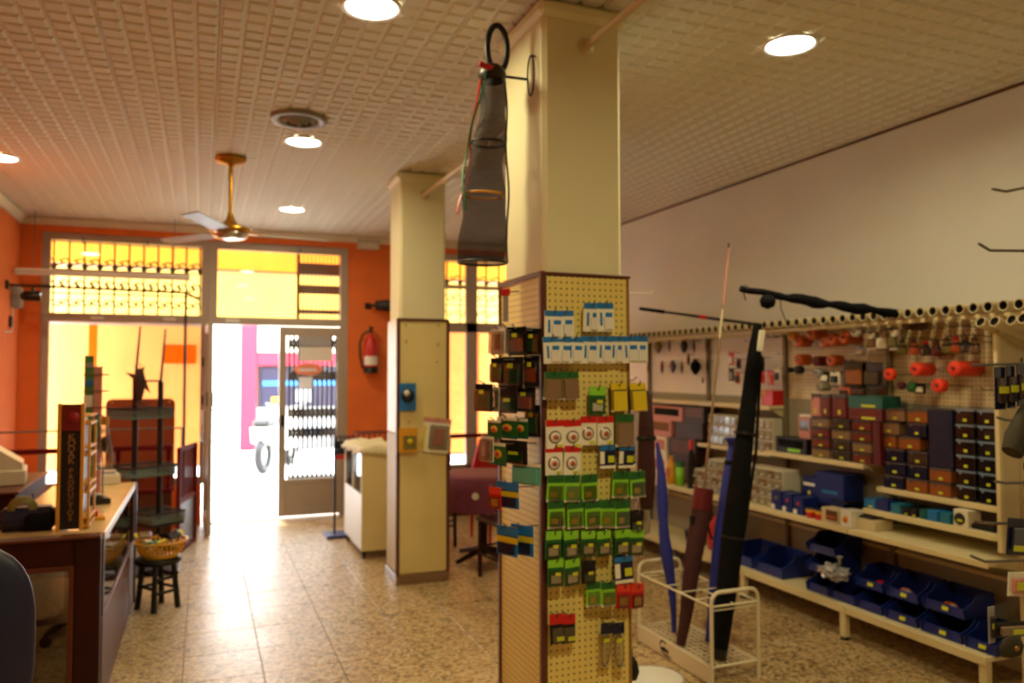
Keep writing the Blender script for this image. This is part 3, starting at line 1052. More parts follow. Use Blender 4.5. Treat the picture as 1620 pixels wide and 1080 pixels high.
# display tower on the counter
a, b = at(84, 845, 'Z', CZ+.012), at(127, 842, 'Z', CZ+.012)
TW, TY = b.x-a.x, 4.33
TH = at(105, 638, 'Y', TY).z-CZ-.012
t = thing('display_tower', 'tall black display tower with yellow edges and vertical lettering, standing on the counter', 'display stand', ((a.x+b.x)/2, TY, CZ+.0125))
DEP = .24
yl = mat('ochre_wood_edge', rgb(214, 152, 40), .4, var=.15)
part('back_board', MB().box((-.0, .004+.006, TH/2), (TW-.016, .012, TH-.01)), M['black'], t)
for s in (-1, 1):
    part('edge_strip', MB().box((s*(TW/2-.006), .006, TH/2), (.016, .024, TH), 0, None, .002), yl, t)
part('head_panel', MB().box((0, .0, TH-.075), (TW-.026, .008, .12), 0, None, .002), mat('deep_red_panel', rgb(110, 18, 16), .4), t)
part('round_logo', MB().lathe([(0, -.004), (.026, -.004), (.028, 0), (0, 0)], (.012, -.004, TH-.07), 24, 0, 'Y'), mat('dull_red_print', rgb(150, 22, 20), .5), t)
goldt = mat('faded_gold_lettering', rgb(160, 108, 62), .5)
word = 'KODAK PRODUCTOS'
z = TH-.165
for ch in word:
    if ch != ' ':
        text_part(ch, .044 if z > TH-.31 else .034, .001, goldt, t, (.004, -.004, z), (PI/2, 0, 0), 'letter', 'CENTER', 1.05)
        z -= .0286
    else:
        z -= .02
for zz in (0, .165, .345, .50):
    part('side_shelf', MB().box((TW/2+.003, .02+DEP/2, .012+zz), (.05, DEP, .012), 0, None, .002), yl, t)
    part('side_shelf', MB().box((TW/2+.003, .02+DEP/2, .05+zz), (.05, DEP, .008), 0, None, .002), yl, t)
for y in (.03, .02+DEP-.01):
    part('side_post', MB().box((TW/2+.02, y, TH*.42), (.012, .012, TH*.80), 0, None, .002), yl, t)
part('side_wall', MB().box((TW/2-.02, .02+DEP/2, TH*.42), (.01, DEP, TH*.80)), M['black'], t)
part('left_wall', MB().box((-TW/2+.012, .02+DEP/2, TH*.46), (.01, DEP, TH*.9)), M['black'], t)

# counter top clutter
cz = CZ+.0125
p = at(170, 764, 'Z', cz)
t = thing('paper_stack', 'white and cream box of papers on the counter behind the black display tower', 'papers', (p.x-.06, p.y, cz), .2)
part('box', MB().box((0, 0, .03), (.26, .2, .06), 0, None, .004), M['cream'], t)
part('sheet', MB().box((.0, 0, .066), (.24, .18, .008), 0, (0, 0, .1), .002), M['white'], t)
part('pad', MB().box((.02, 0, .078), (.18, .12, .014), 0, (0, 0, -.15), .002), M['greyp'], t)
p = at(168, 790, 'Z', cz)
t = thing('credit_terminal', 'low dark grey machine on the counter in front of the paper box', 'machine', (p.x-.09, p.y-.12, cz), .3)
part('body', MB().prism([(-.11, 0), (.11, 0), (.11, .03), (-.11, .07)], -.09, .09, 'Y'), M['black'], t)
part('keypad', MB().box((.03, 0, .055), (.1, .12, .006), 0, (0, .18, 0)), M['greyp'], t)
p = at(158, 822, 'Z', cz)
t = thing('card_tray', 'small red and cream card tray on the counter front beside the display tower', 'tray', (p.x-.03, p.y+.05, cz), .1)
part('tray', MB().box((0, 0, .008), (.1, .12, .016), 0, None, .003), M['basket'], t)
part('card', MB().box((-.01, 0, .03), (.05, .08, .028), 0, None, .002), M['red'], t)
# dark reel bag
p = at(45, 845, 'Z', cz)
t = thing('reel_bag', 'dark navy reel bag lying on the counter left of the display tower', 'bag', (p.x-.03, p.y+.14, cz+.0), .1)
part('body', MB().box((0, 0, .055), (.28, .17, .11), 0, None, .045), M['navy'], t)
part('pocket', MB().box((.06, -.09, .05), (.13, .05, .08), 0, None, .02), M['blackcloth'], t)
part('reel_wheel', MB().lathe([(.03, -.03), (.062, -.03), (.066, 0), (.062, .03), (.03, .03)], (-.02, -.02, .10), 22, 0, 'Y'), M['olive'], t)
# hanging clear bag
q = at(166, 660, 'Y', 5.2)
t = thing('clear_bag', 'small clear plastic bag of tackle hanging to the right of the display tower', 'bag', (q.x, 5.2, q.z))
zb_ = at(168, 742, 'Y', 5.2).z-q.z
part('film', MB().lathe([(.012, 0), (.025, zb_*.25), (.055, zb_*.8), (.05, zb_), (0, zb_)], (0, 0, 0), 14, 0, 'Z', 1, .5), BAGFILM, t)
part('lure', MB().lathe([(0, zb_*.35), (.02, zb_*.42), (.022, zb_*.6), (0, zb_*.68)], (0, 0, 0), 10), M['black'], t)
part('header', MB().box((0, 0, -.02), (.05, .006, .05)), M['basket'], t)
part('peg', MB().tube([(0, 0, .0), (-.04, .05, .02), (-.02, .14, -.3), (-.02, .14, CZ-q.z+.0125)], .005, 6), M['steel'], t)
# banner tower behind: green / blue with pink side
q0, q1 = at(133, 562, 'Y', 5.6), at(158, 700, 'Y', 5.6)
t = thing('bottle_stand', 'narrow green, white and pink display stand with wire tiers behind the black tower', 'display stand', ((q0.x+q1.x)/2, 5.6, CZ+.0125))
hh = q0.z-CZ-.0125
w_ = q1.x-q0.x
part('back_panel', MB().box((-w_*.22, .03, hh/2), (w_*.55, .012, hh), 0, None, .002), M['green2'] if 'green2' in M else M['dgreen'], t)
part('pink_panel', MB().box((w_*.3, .03, hh*.46), (w_*.5, .012, hh*.92), 0, None, .002), M['pink'], t)
part('blue_label', MB().box((-w_*.22, .02, hh*.80), (w_*.5, .006, .04)), M['blue2'], t)
part('white_label', MB().box((-w_*.25, .018, hh*.66), (w_*.5, .006, .085)), M['white'], t)
part('title_band', MB().box((-w_*.2, .018, hh*.93), (w_*.45, .006, .03)), M['greyp'], t)
for z in (.18, .3, .44, .62, .74, .86):
    part('wire_tier', MB().tube([(-w_*.5, .0, hh*z), (w_*.9, .0, hh*z), (w_*.9, .03, hh*z)], .005, 6), M['dgreen'] if z < .6 else M['brown'], t)
for k, x in enumerate((-.03, .03)):
    part('bottle', MB().lathe([(0, 0), (.022, 0), (.022, .12), (.008, .18), (.008, .22), (0, .22)], (x, .0, hh*.31), 12), M['dgreen'] if k else M['white'], t)

# ------------------------------------------------------------------ back counter with register
p = at(12, 765, 'Z', .86)
t = thing('back_counter', 'low dark brown cabinet behind the glass counter against the orange wall', 'cabinet', (p.x-.16, p.y+.1, 0))
part('body', MB().box((0, 0, .42), (.56, 1.0, .84), 0, None, .006), M['darkwood'], t)
part('top', MB().box((0, 0, .85), (.60, 1.04, .02), 0, None, .004), M['trimwood'], t)
part('door', MB().box((.284, -.25, .42), (.01, .44, .7), 0, None, .003), M['trimwood'], t)
part('door', MB().box((.284, .25, .42), (.01, .44, .7), 0, None, .003), M['trimwood'], t)
t = thing('cash_register', 'cream cash register on the dark cabinet at the left edge', 'register', (p.x-.08, p.y+.02, .861), .15)
part('drawer', MB().box((0, 0, .05), (.36, .36, .1), 0, None, .008), M['beigep'], t)
part('head', MB().prism([(-.15, .1), (.16, .1), (.16, .14), (.02, .24), (-.15, .26)], -.15, .15, 'Y'), M['beigep'], t)
part('display', MB().box((.163, 0, .075), (.01, .16, .03)), M['navy'], t)
part('paper_roll', MB().tube([(-.08, -.06, .265), (-.08, .06, .265)], .03, 12), M['white'], t)

# office chair, bottom left corner
q = at(6, 985, 'Y', 2.55)
t = thing('office_chair', 'dark navy office chair back cut by the left edge at the bottom', 'chair', (q.x-.16, 2.6, 0), .35)
part('backrest', MB().lathe([(.226*max(0, 1-abs(a/10)**3.2)**.45, a*.031) for a in range(-10, 11)], (0, -.02, .82), 36, 0, 'Z', 1, .28), M['navy'], t)
part('seat', MB().box((0, .24, .46), (.44, .42, .08), 0, None, .035), M['navy'], t)
part('post', MB().tube([(0, .24, .06), (0, .24, .44)], .03, 10), M['black'], t)
part('back_arm', MB().tube([(0, .10, .43), (0, .045, .46), (0, .045, .66)], .02, 8), M['black'], t)
for k in range(5):
    a = k*2*PI/5+.3
    l = part('base_leg', MB().tube([(0, .24, .09), (.26*math.cos(a), .24+.26*math.sin(a), .065)], [.028, .016], 8), M['black'], t)
    part('castor', MB().lathe([(0, -.012), (.03, -.012), (.03, .012), (0, .012)], (.26*math.cos(a), .24+.26*math.sin(a), .031), 12, 0, 'Y'), M['black'], l)

# ------------------------------------------------------------------ window display area
def balustrade(label, x0, x1, y, z0=.0, zt=.88, every=.42):
    t = thing('balustrade', label, 'railing', ((x0+x1)/2, y, 0))
    w = x1-x0
    part('top_rail', MB().box((0, 0, zt), (w, .06, .045), 0, None, .008), M['rail'], t)
    part('bottom_rail', MB().box((0, 0, .47), (w, .05, .04), 0, None, .006), M['rail'], t)
    part('kick_board', MB().box((0, 0, .225), (w, .03, .45), 0, None, .004), M['trimwood'], t)
    n = max(2, int(w/every))
    for i in range(n+1):
        x = -w/2+.03+(w-.06)*i/n
        part('baluster', MB().lathe([(.022, .49), (.022, .53), (.012, .55), (.026, .63), (.012, .74), (.02, .78), (.02, zt-.02)], (x, 0, 0), 10), M['rail'], t)
    return t


balustrade('low maroon wooden balustrade in front of the left shop window', -1.62, -.26, 8.15)
balustrade('low maroon wooden balustrade in front of the right shop window', 2.05, 3.95, 8.3)
# brown sheet leaning in the left window
a, b = at(166, 745, 'Y', 8.45), at(277, 630, 'Y', 8.45)
t = thing('brown_sheet', 'large rust brown sheet with rounded corners standing in the left window behind the balustrade', 'panel', ((a.x+b.x)/2, 8.45, 0))
w_, z1_ = b.x-a.x, b.z
pl = []
for cx, cz_, a0 in ((w_/2-.05, z1_-.05, 0), (-w_/2+.05, z1_-.05, 90)):
    for k in range(5):
        an = math.radians(a0+k*22.5)
        pl.append((cx+.05*math.cos(an), cz_+.05*math.sin(an)))
pl += [(-w_/2, .42), (w_/2, .42)]
part('sheet', MB().prism(pl, -.01, .01, 'Y'), M['rust'], t)
for s in (-1, 1):
    part('leg', MB().box((s*w_*.4, 0, .21), (.05, .03, .42), 0, None, .004), M['trimwood'], t)
for x in (-.17, .17):
    part('screw', MB().lathe([(0, -.014), (.012, -.01), (.012, -.008)], (x*1.5, 0, z1_-.03), 10, 0, 'Y'), M['basket'], t)
# thin steel rail crossing the window display
qa, qb = at(0, 684, 'Y', 8.05), at(290, 677, 'Y', 8.05)
t = thing('display_rail', 'thin pale steel rail crossing the left window display above the balustrade', 'rail', ((XL+qb.x)/2, 8.05, qa.z))
part('bar', MB().tube([(-(qb.x-XL)/2+.001, 0, 0), ((qb.x-XL)/2, 0, 0)], .008, 8), M['steel'], t)
part('foot', MB().tube([((qb.x-XL)/2-.01, 0, 0), ((qb.x-XL)/2-.01, 0, -qa.z)], .008, 8), M['steel'], t)
# white batten lamp, unlit, hung across the left transom
q0, q1 = at(24, 428, 'Y', 8.5), at(301, 437, 'Y', 8.5)
t = thing('batten_lamp', 'long white unlit batten lamp hanging across the left transom', 'lamp', ((q0.x+q1.x)/2, 8.5, q0.z))
L_ = (q1.x-q0.x)/2
part('channel', MB().box((0, 0, .012), (2*L_, .07, .03), 0, None, .006), M['white'], t)
part('tube', MB().tube([(-L_+.03, 0, -.02), (L_-.03, 0, -.02)], .014, 10), M['white'], t)
for s in (-1, 1):
    part('end_cap', MB().box((s*(L_-.02), 0, -.008), (.04, .06, .055), 0, None, .005), M['cream'], t)
    part('hanger', MB().tube([(s*L_*.8, 0, .02), (s*L_*.8, 0, H-.017-q0.z)], .003, 5), M['steel'], t)
# dark rail with drop rod at its right end
q0, q1 = at(4, 450, 'Y', 8.3), at(295, 463, 'Y', 8.3)
t = thing('hanging_rail', 'thin dark rail from the orange wall with a long rod dropping at its right end', 'rail', (XL, 8.3, q0.z))
dx = q1.x-XL
part('bar', MB().tube([(.001, 0, 0), (dx, 0, q1.z-q0.z)], .011, 8), M['iron'], t)
part('drop_rod', MB().tube([(dx-.005, 0, q1.z-q0.z), (dx-.005, 0, -q0.z)], .013, 8), M['iron'], t)
part('hook_arm', MB().tube([(dx, 0, q1.z-q0.z), (dx+.08, -.05, q1.z-q0.z-.05), (dx+.12, -.06, q1.z-q0.z-.07)], .012, 8), M['brown'], t)
part('wall_plate', MB().box((.012, 0, 0), (.022, .08, .08), 0, None, .004), M['iron'], t)
q = at(52, 465, 'Y', 8.3)
t = thing('spot_lamp', 'small black spot lamp clipped to the dark rail by the orange wall', 'lamp', (q.x, 8.3, q.z))
part('barrel', MB().lathe([(.03, -.09), (.045, -.06), (.05, .06), (.045, .07)], (0, -.02, -.02), 18, 0, 'X'), M['black'], t)
part('reflector', MB().lathe([(0, .04), (.043, .066)], (0, -.02, -.02), 18, 0, 'X'), M['chrome'], t)
part('clip', MB().box((0, 0, .035), (.03, .035, .05), 0, None, .004), M['black'], t)
# junction box and cable on left wall
q = at(20, 470, 'X', XL)
t = thing('junction_box', 'grey junction box on the orange left wall near the corner', 'box', (XL+.001, q.y, q.z))
part('box', MB().box((.035, 0, 0), (.07, .16, .2), 0, None, .008), M['greyp'], t)
part('lid', MB().box((.072, 0, 0), (.008, .14, .18), 0, None, .002), M['grey'], t)
part('cable', MB().tube([(.015, -.06, -.1), (.015, -.06, -.28), (.015, -.1, -.33), (.015, -.35, -.34)], .006, 6), M['white'], t)
q = at(15, 505, 'X', XL)
t = thing('wall_switch', 'small black switch below the grey junction box', 'switch', (XL+.001, q.y, q.z-.02))
part('plate', MB().box((.01, 0, 0), (.02, .07, .1), 0, None, .004), M['black'], t)
part('rocker', MB().box((.022, 0, .005), (.008, .03, .05), 0, None, .002), M['greyp'], t)

# wall fittings right of the door
q0 = at(582, 590, 'Y', YF)
q1 = at(582, 527, 'Y', YF)
t = thing('fire_extinguisher', 'red fire extinguisher with a white label hung on the orange wall right of the door', 'extinguisher', (q0.x+.015, YF-.09, q0.z))
hh = q1.z-q0.z
part('cylinder', MB().lathe([(0, 0), (.06, 0), (.072, .015), (.074, .03), (.074, hh*.72), (.06, hh*.84), (.03, hh*.92), (.022, hh)], (0, 0, 0), 24), M['redsteel'], t)
part('foot_ring', MB().lathe([(.076, -.0), (.077, .07), (.0745, .07)], (0, 0, 0), 24), M['black'], t)
part('label', MB().lathe([(.0752, hh*.2), (.0755, hh*.42)], (0, 0, 0), 24), M['white'], t)
part('valve', MB().tube([(0, 0, hh*.98), (0, 0, hh+.06)], .016, 10).box((-.0, -.02, hh+.06), (.03, .12, .015)), M['black'], t)
part('hose', MB().tube([(0, -.03, hh+.03), (-.09, -.02, hh-.01), (-.125, 0, hh*.75), (-.12, 0, hh*.4), (-.09, 0, .05)], .012, 8), M['black'], t)
part('bracket', MB().box((0, .08, hh*.8), (.1, .018, .05)), M['iron'], t)
q = at(582, 388, 'Y', YF)
t = thing('emergency_light', 'small cream emergency light box high on the orange wall beside the door', 'lamp', (q.x, YF-.03, q.z))
part('case', MB().box((0, 0, 0), (.25, .058, .10), 0, None, .01), M['beigep'], t)
part('lens', MB().box((0, -.032, -.005), (.21, .012, .06), 0, None, .004), M['cream'], t)
q = at(607, 483, 'Y', YF-.15)
t = thing('wall_camera', 'black horn-shaped camera on a bracket high on the orange wall beside the far column', 'camera', (q.x, YF-.14, q.z))
part('housing', MB().lathe([(0, -.10), (.05, -.09), (.07, .08), (.075, .1), (.06, .1)], (0, 0, 0), 18, 0, 'X'), M['black'], t)
part('ring', MB().lathe([(.05, .09), (.073, .105)], (0, 0, 0), 18, 0, 'X'), M['chrome'], t)
part('arm', MB().tube([(-.08, 0, 0), (-.15, .07, 0), (-.15, .139, 0)], .016, 8), M['iron'], t)
part('plate', MB().box((-.15, .133, 0), (.07, .012, .07), 0, None, .003), M['iron'], t)

# rod stand with wire shelves, between counter and window
pL, pR = at(213, 700, 'Y', 6.95), at(253, 700, 'Y', 6.95)
mx_ = (pL.x+pR.x)/2
t = thing('rod_stand', 'tall stand of two black posts with wire mesh shelves beyond the end of the counter', 'stand', (mx_, 6.95, 0))
for q, zz, tip in ((pL, 1.56, (222, 516)), (pR, 1.52, (262, 520))):
    x = q.x-mx_
    tp = at(tip[0], tip[1], 'Y', 6.95)
    part('post', MB().tube([(x, 0, .03), (x, 0, zz)], .022, 10), M['black'], t)
    part('rod_tip', MB().tube([(x, 0, zz), (tp.x-mx_, 0, tp.z)], [.011, .007], 8), M['black'], t)
part('cross_bar', MB().tube([(pL.x-mx_, 0, 1.525), (pR.x-mx_, 0, 1.525)], .008, 8), M['steel'], t)
part('base', MB().box((0, 0, .015), (.5, .4, .03), 0, None, .006), M['black'], t)
for k, (x0p, y0p, x1p, y1p) in enumerate(((168, 648, 276, 655), (165, 738, 282, 745), (205, 812, 288, 815))):
    a, b = at(x0p, y0p, 'Y', 6.95), at(x1p, y1p, 'Y', 6.95)
    z = (a.z+b.z)/2
    sw, sd = b.x-a.x, .44
    mid = (a.x+b.x)/2-mx_
    sw, sd = sw*.74, .34
    SR = Matrix.Rotation(.62, 3, 'Z')

    def net(mb):
        mb.v = [tuple(SR @ (Vector(v)-Vector((mid, 0, 0)))+Vector((mid, 0, 0))) for v in mb.v]
        return mb
    rim = MB()
    for s in (-1, 1):
        rim.tube([(mid-sw/2, s*sd/2, z+.03), (mid+sw/2, s*sd/2, z+.03)], .008, 6)
        rim.tube([(mid+s*sw/2, -sd/2, z+.03), (mid+s*sw/2, sd/2, z+.03)], .008, 6)
    part('shelf_rim', net(rim), M['iron'], t)['kind'] = 'stuff'
    wr = MB()
    n = 18
    for i in range(n+1):
        x = mid-sw/2+sw*i/n
        wr.tube([(x, -sd/2, z+.03), (x, -sd/2, z-.045), (x, sd/2, z-.045), (x, sd/2, z+.03)], .0045, 4, 0, False)
    for i in range(15):
        y = -sd/2+sd*i/14
        wr.tube([(mid-sw/2, y, z+.03), (mid-sw/2, y, z-.045), (mid+sw/2, y, z-.045), (mid+sw/2, y, z+.03)], .0045, 4, 0, False)
    for dz in (.01, -.01, -.03):
        for s in (-1, 1):
            wr.tube([(mid-sw/2, s*sd/2, z+dz), (mid+sw/2, s*sd/2, z+dz)], .0035, 4, 0, False)
            wr.tube([(mid+s*sw/2, -sd/2, z+dz), (mid+s*sw/2, sd/2, z+dz)], .0035, 4, 0, False)
    part('shelf_wires', net(wr), M['tealw'], t)['kind'] = 'stuff'
    if k == 2:
        part('tray', MB().box((mid, 0, z-.062), (sw, sd, .02), 0, (0, 0, .62), .004), M['black'], t)
# stuffed fish hanging in the stand
q = at(224, 600, 'Y', 6.69)
t = thing('fish_model', 'dark brown spiny fish model hanging head down on the left post of the stand', 'model', (q.x-.01, 6.69, q.z))
part('body', MB().lathe([(0, .085), (.022, .07), (.034, .02), (.036, -.04), (.03, -.10), (.016, -.15), (.006, -.17)], (0, 0, 0), 12, 0, 'Z', 1, .55), mat('dark_fish_skin', rgb(58, 34, 26), .6, var=.4, scale=60, bump=.3), t)
for pts in ([(.03, .03), (.075, -.11), (.022, -.06)], [(-.03, .04), (-.105, .055), (-.024, -.02)], [(-.005, -.15), (.05, -.21), (.0, -.20), (-.04, -.20)], [(-.02, .05), (-.045, .11), (.0, .08), (.03, .105), (.025, .05)]):
    part('fin', MB().prism(pts, -.004, .004, 'Y'), M['brown'], t)
part('line', MB().tube([(0, 0, .08), (0, .015, .12), (pL.x-q.x+.01, .24, .14)], .003, 5), M['iron'], t)

# maroon lattice screen by the open door
p0, p1 = Vector((-.19, 7.48, 0)), Vector((-.05, 8.03, 0))
t = thing('lattice_screen', 'maroon wooden lattice screen leaning beside the open door leaf', 'screen', (p0+p1)/2, math.atan2(p1.y-p0.y, p1.x-p0.x))
sw, sz = (p1-p0).length, .93
for s in (-1, 1):
    part('stile', MB().box((s*(sw/2-.02), 0, sz/2), (.04, .03, sz), 0, None, .004), M['rail'], t)
for z in (.02, .45, sz-.02):
    part('cross_rail', MB().box((0, 0, z), (sw-.08, .026, .04), 0, None, .004), M['rail'], t)
for i in range(9):
    x = -sw/2+.06+(sw-.12)*i/8
    part('slat', MB().box((x, .006, .69), (.018, .01, .42)), M['rail'], t)
part('lower_panel', MB().box((0, .004, .235), (sw-.08, .01, .39)), M['darkwood'], t)

# stool with yellow basket
t = thing('stool', 'small dark wooden stool in front of the counter end, holding the yellow basket', 'stool', (-.265, 5.86, 0))
part('seat', MB().lathe([(0, .30), (.12, .30), (.145, .31), (.148, .33), (.14, .345), (0, .345)], (0, 0, 0), 24), M['darkblackwood'] if 'darkblackwood' in M else M['black'], t)
lg = []
for k, an in enumerate((262, 352, 82, 172)):
    a = math.radians(an)
    lg.append((.128*math.cos(a), .128*math.sin(a)))
    part('leg', MB().tube([(.095*math.cos(a), .095*math.sin(a), .31), (lg[-1][0], lg[-1][1], 0)], [.017, .02], 10), M['black'], t)
for i in range(4):
    a, b = lg[i], lg[(i+1) % 4]
    for z, f in ((.12, .97), (.21, .92)):
        part('rung', MB().tube([(a[0]*f, a[1]*f, z+.012*i), (b[0]*f, b[1]*f, z+.012*i)], .011, 8), M['black'], t)
t = thing('lure_basket', 'yellow slotted plastic basket of bagged tackle standing on the dark stool', 'basket', (-.25, 5.86, .3465))
part('floor_pan', MB().lathe([(0, 0), (.11, 0), (.115, .012), (0, .012)], (0, 0, 0), 28), M['basket'], t)
part('rim', MB().lathe([(.158, .095), (.172, .10), (.174, .112), (.158, .112)], (0, 0, 0), 32), M['basket'], t)
part('lower_ring', MB().lathe([(.112, .0), (.128, .03), (.122, .032), (.108, .004)], (0, 0, 0), 32), M['basket'], t)
for i in range(34):
    a = 2*PI*i/34
    part('slat', MB().tube([(.124*math.cos(a), .124*math.sin(a), .025), (.162*math.cos(a), .162*math.sin(a), .10)], .0055, 5), M['basket'], t)
bagm = [('smoke', 'smoky brown'), ('cardw', 'white'), ('yellow', 'yellow'), ('blackcloth', 'black'), ('khaki', 'pale khaki'), ('olive', 'olive green'), ('greyp', 'grey'), ('dgreen', 'dark green'), ('navy', 'navy')]
for i in range(9):
    a = i*2.4
    r = .03+.09*((i*37) % 10)/10
    g = thing('tackle_bag', bagm[i][1]+' bag of tackle heaped in the yellow basket', 'bag', (-.25+r*math.cos(a), 5.86+r*math.sin(a), .405+.024*(i % 5)), (.35*math.sin(i), .35*math.cos(i*2), a), 'bags heaped in the yellow basket')
    part('film', MB().box((0, 0, 0), (.09, .07, .03), 0, None, .013), M[bagm[i][0]], g)
    part('header', MB().box((.05, 0, 0), (.024, .06, .004)), M['cardw'] if i % 2 else M['yellow'], g)
# cabinet: cream end, white glazed front
c0 = at(576, 884, 'Z', 0)
t = thing('cream_cabinet', 'cream cabinet with a glazed white front behind the far column, a cloth on its top', 'cabinet', (1.435, 7.12, 0))
kx, ky = .165, .44
zt_ = .94
part('cabinet_side', MB().box((0, -ky+.01, .5), (2*kx, .02, zt_-.08), 0, None, .004), M['endcream'], t)
part('cabinet_side', MB().box((0, ky-.01, .5), (2*kx, .02, zt_-.08), 0, None, .004), M['endcream'], t)
part('back_panel', MB().box((kx-.01, 0, .5), (.02, 2*ky-.04, zt_-.08)), M['white'], t)
part('base', MB().box((0, 0, .09), (2*kx, 2*ky-.04, .04), 0, None, .004), M['white'], t)
part('lower_front', MB().box((-kx+.01, 0, .32), (.02, 2*ky-.04, .44), 0, None, .004), M['white'], t)
part('glass', MB().box((-kx+.01, 0, .72), (.006, 2*ky-.1, .34)), CASEGLASS, t)
for y in (-ky+.04, 0, ky-.04):
    part('front_post', MB().box((-kx+.012, y, .73), (.024, .03, .38), 0, None, .003), M['cream'], t)
part('top', MB().box((0, 0, zt_-.02), (2*kx+.01, 2*ky+.01, .025), 0, None, .004), M['white'], t)
for sx in (-1, 1):
    for sy in (-1, 1):
        part('foot', MB().tube([(sx*(kx-.03), sy*(ky-.05), .0), (sx*(kx-.03), sy*(ky-.05), .08)], [.012, .018], 8), M['black'], t)
t = thing('folded_cloth', 'rumpled cream patterned cloth lying on the cream cabinet', 'cloth', (1.435, 7.12, zt_-.006))
vs, fs = [], []
n1, n2 = 10, 26
for i in range(n1+1):
    for j in range(n2+1):
        x, y = -kx-.03+(2*kx+.06)*i/n1, -ky-.02+(2*ky+.04)*j/n2
        edge = max(abs(x)/(kx+.004), abs(y)/(ky+.004))
        z = .012+.012*math.sin(x*31+y*9)+.010*math.sin(y*27)
        if edge > 1:
            z = -.045+.015*math.sin(y*20+x*13)
        vs.append((x, y, max(z, .001) if edge <= 1 else z))
for i in range(n1):
    for j in range(n2):
        fs.append((i*(n2+1)+j, i*(n2+1)+j+1, (i+1)*(n2+1)+j+1, (i+1)*(n2+1)+j))
o_ = part('sheet', MB().add(vs, fs, 0, True), mat('cream_pattern_cloth', rgb(224, 214, 176), .8, var=.22, scale=18), t)
so = o_.modifiers.new('thick', 'SOLIDIFY')
so.thickness = .006
# blue wire stand
s0 = at(527, 850, 'Z', 0)
t = thing('postcard_stand', 'blue metal floor stand with wire baskets between the door and the cream cabinet', 'display stand', (s0.x+.02, s0.y+.05, 0))
zt2 = at(527, 692, 'Y', s0.y+.05).z
part('base_plate', MB().box((.08, 0, .014), (.34, .26, .028), 0, None, .008), M['blue'], t)
part('pole', MB().tube([(0, 0, .028), (0, 0, zt2)], .012, 10), M['navy'], t)
part('blue_panel', MB().box((.09, .0, zt2-.10), (.18, .008, .13)), M['navy'], t)
part('red_panel', MB().box((.09, .0, zt2-.19), (.18, .008, .045)), M['red'], t)
for k, (x0, x1, z) in enumerate(((0, .22, zt2), (.20, .52, zt2+.04))):
    bk = MB()
    for y in (-.12, .12):
        for dz in (0, -.11):
            bk.tube([(x0, y, z+dz), (x1, y, z+dz)], .006, 6)
    for i in range(7):
        x = x0+(x1-x0)*i/6
        bk.tube([(x, -.12, z), (x, -.12, z-.11), (x, .12, z-.11), (x, .12, z)], .004, 5)
    part('wire_basket', bk, M['navy'], t)['kind'] = 'stuff'
part('basket_arm', MB().tube([(0, 0, zt2-.05), (.5, 0, zt2-.05)], .008, 6), M['navy'], t)

# table and chairs behind the far column
tc_ = Vector((2.25, 6.35, 0))
t = thing('round_table', 'round table under a purple patterned cloth between the two columns', 'table', tc_)
part('tabletop', MB().lathe([(0, .70), (.37, .70), (.375, .715), (.37, .72), (0, .72)], (0, 0, 0), 32), M['trimwood'], t)
part('column_leg', MB().tube([(0, 0, .04), (0, 0, .70)], .035, 12), M['darkwood'], t)
for k in range(4):
    a = k*PI/2+.4
    part('foot', MB().tube([(0, 0, .09), (.3*math.cos(a), .3*math.sin(a), .018)], [.03, .018], 8), M['darkwood'], t)
t = thing('tablecloth', 'purple patterned tablecloth draped over the round table', 'tablecloth', (tc_.x, tc_.y, .722))
vs, fs = [], []
N = 48
for k, (r, z) in enumerate(((0, .004), (.2, .005), (.36, .004), (.385, -.01), (.40, -.10), (.41, -.20), (.415, -.27))):
    for j in range(N):
        a = 2*PI*j/N
        rr = r*(1+(.035*math.sin(a*9)+.02*math.sin(a*5)) * max(0, k-3)/3)
        vs.append((rr*math.cos(a), rr*math.sin(a), z))
for k in range(6):
    for j in range(N):
        fs.append((k*N+j, k*N+(j+1) % N, (k+1)*N+(j+1) % N, (k+1)*N+j))
o_ = part('drape', MB().add(vs, fs, 0, True), M['purple'], t)
for k in range(5):
    a = -PI/2-.5+k*.42
    part('flower_print', MB().disc((.414*math.cos(a), .414*math.sin(a), -.13-.03*(k % 2)), .03, 8, 0, (math.cos(a), math.sin(a), .05)), M['cardw'], t)


def chair(label, loc, rz):
    t = thing('wooden_chair', label, 'chair', loc, rz)
    part('seat', MB().box((0, 0, .45), (.40, .40, .03), 0, None, .01), M['darkwood'], t)
    for sx in (-1, 1):
        part('leg', MB().tube([(sx*.17, -.17, 0), (sx*.17, -.17, .44)], .017, 8), M['darkwood'], t)
        part('leg', MB().tube([(sx*.17, .19, 0), (sx*.17, .17, .45), (sx*.17, .22, .88)], .017, 8), M['darkwood'], t)
        part('stretcher', MB().tube([(sx*.17, -.17, .18), (sx*.17, .18, .18)], .01, 6), M['darkwood'], t)
    part('stretcher', MB().tube([(-.17, -.17, .24), (.17, -.17, .24)], .01, 6), M['darkwood'], t)
    for z in (.6, .72, .85):
        part('back_slat', MB().box((0, .185+.03*(z-.45)/.4, z), (.32, .016, .06), 0, None, .005), M['darkwood'], t)
    return t


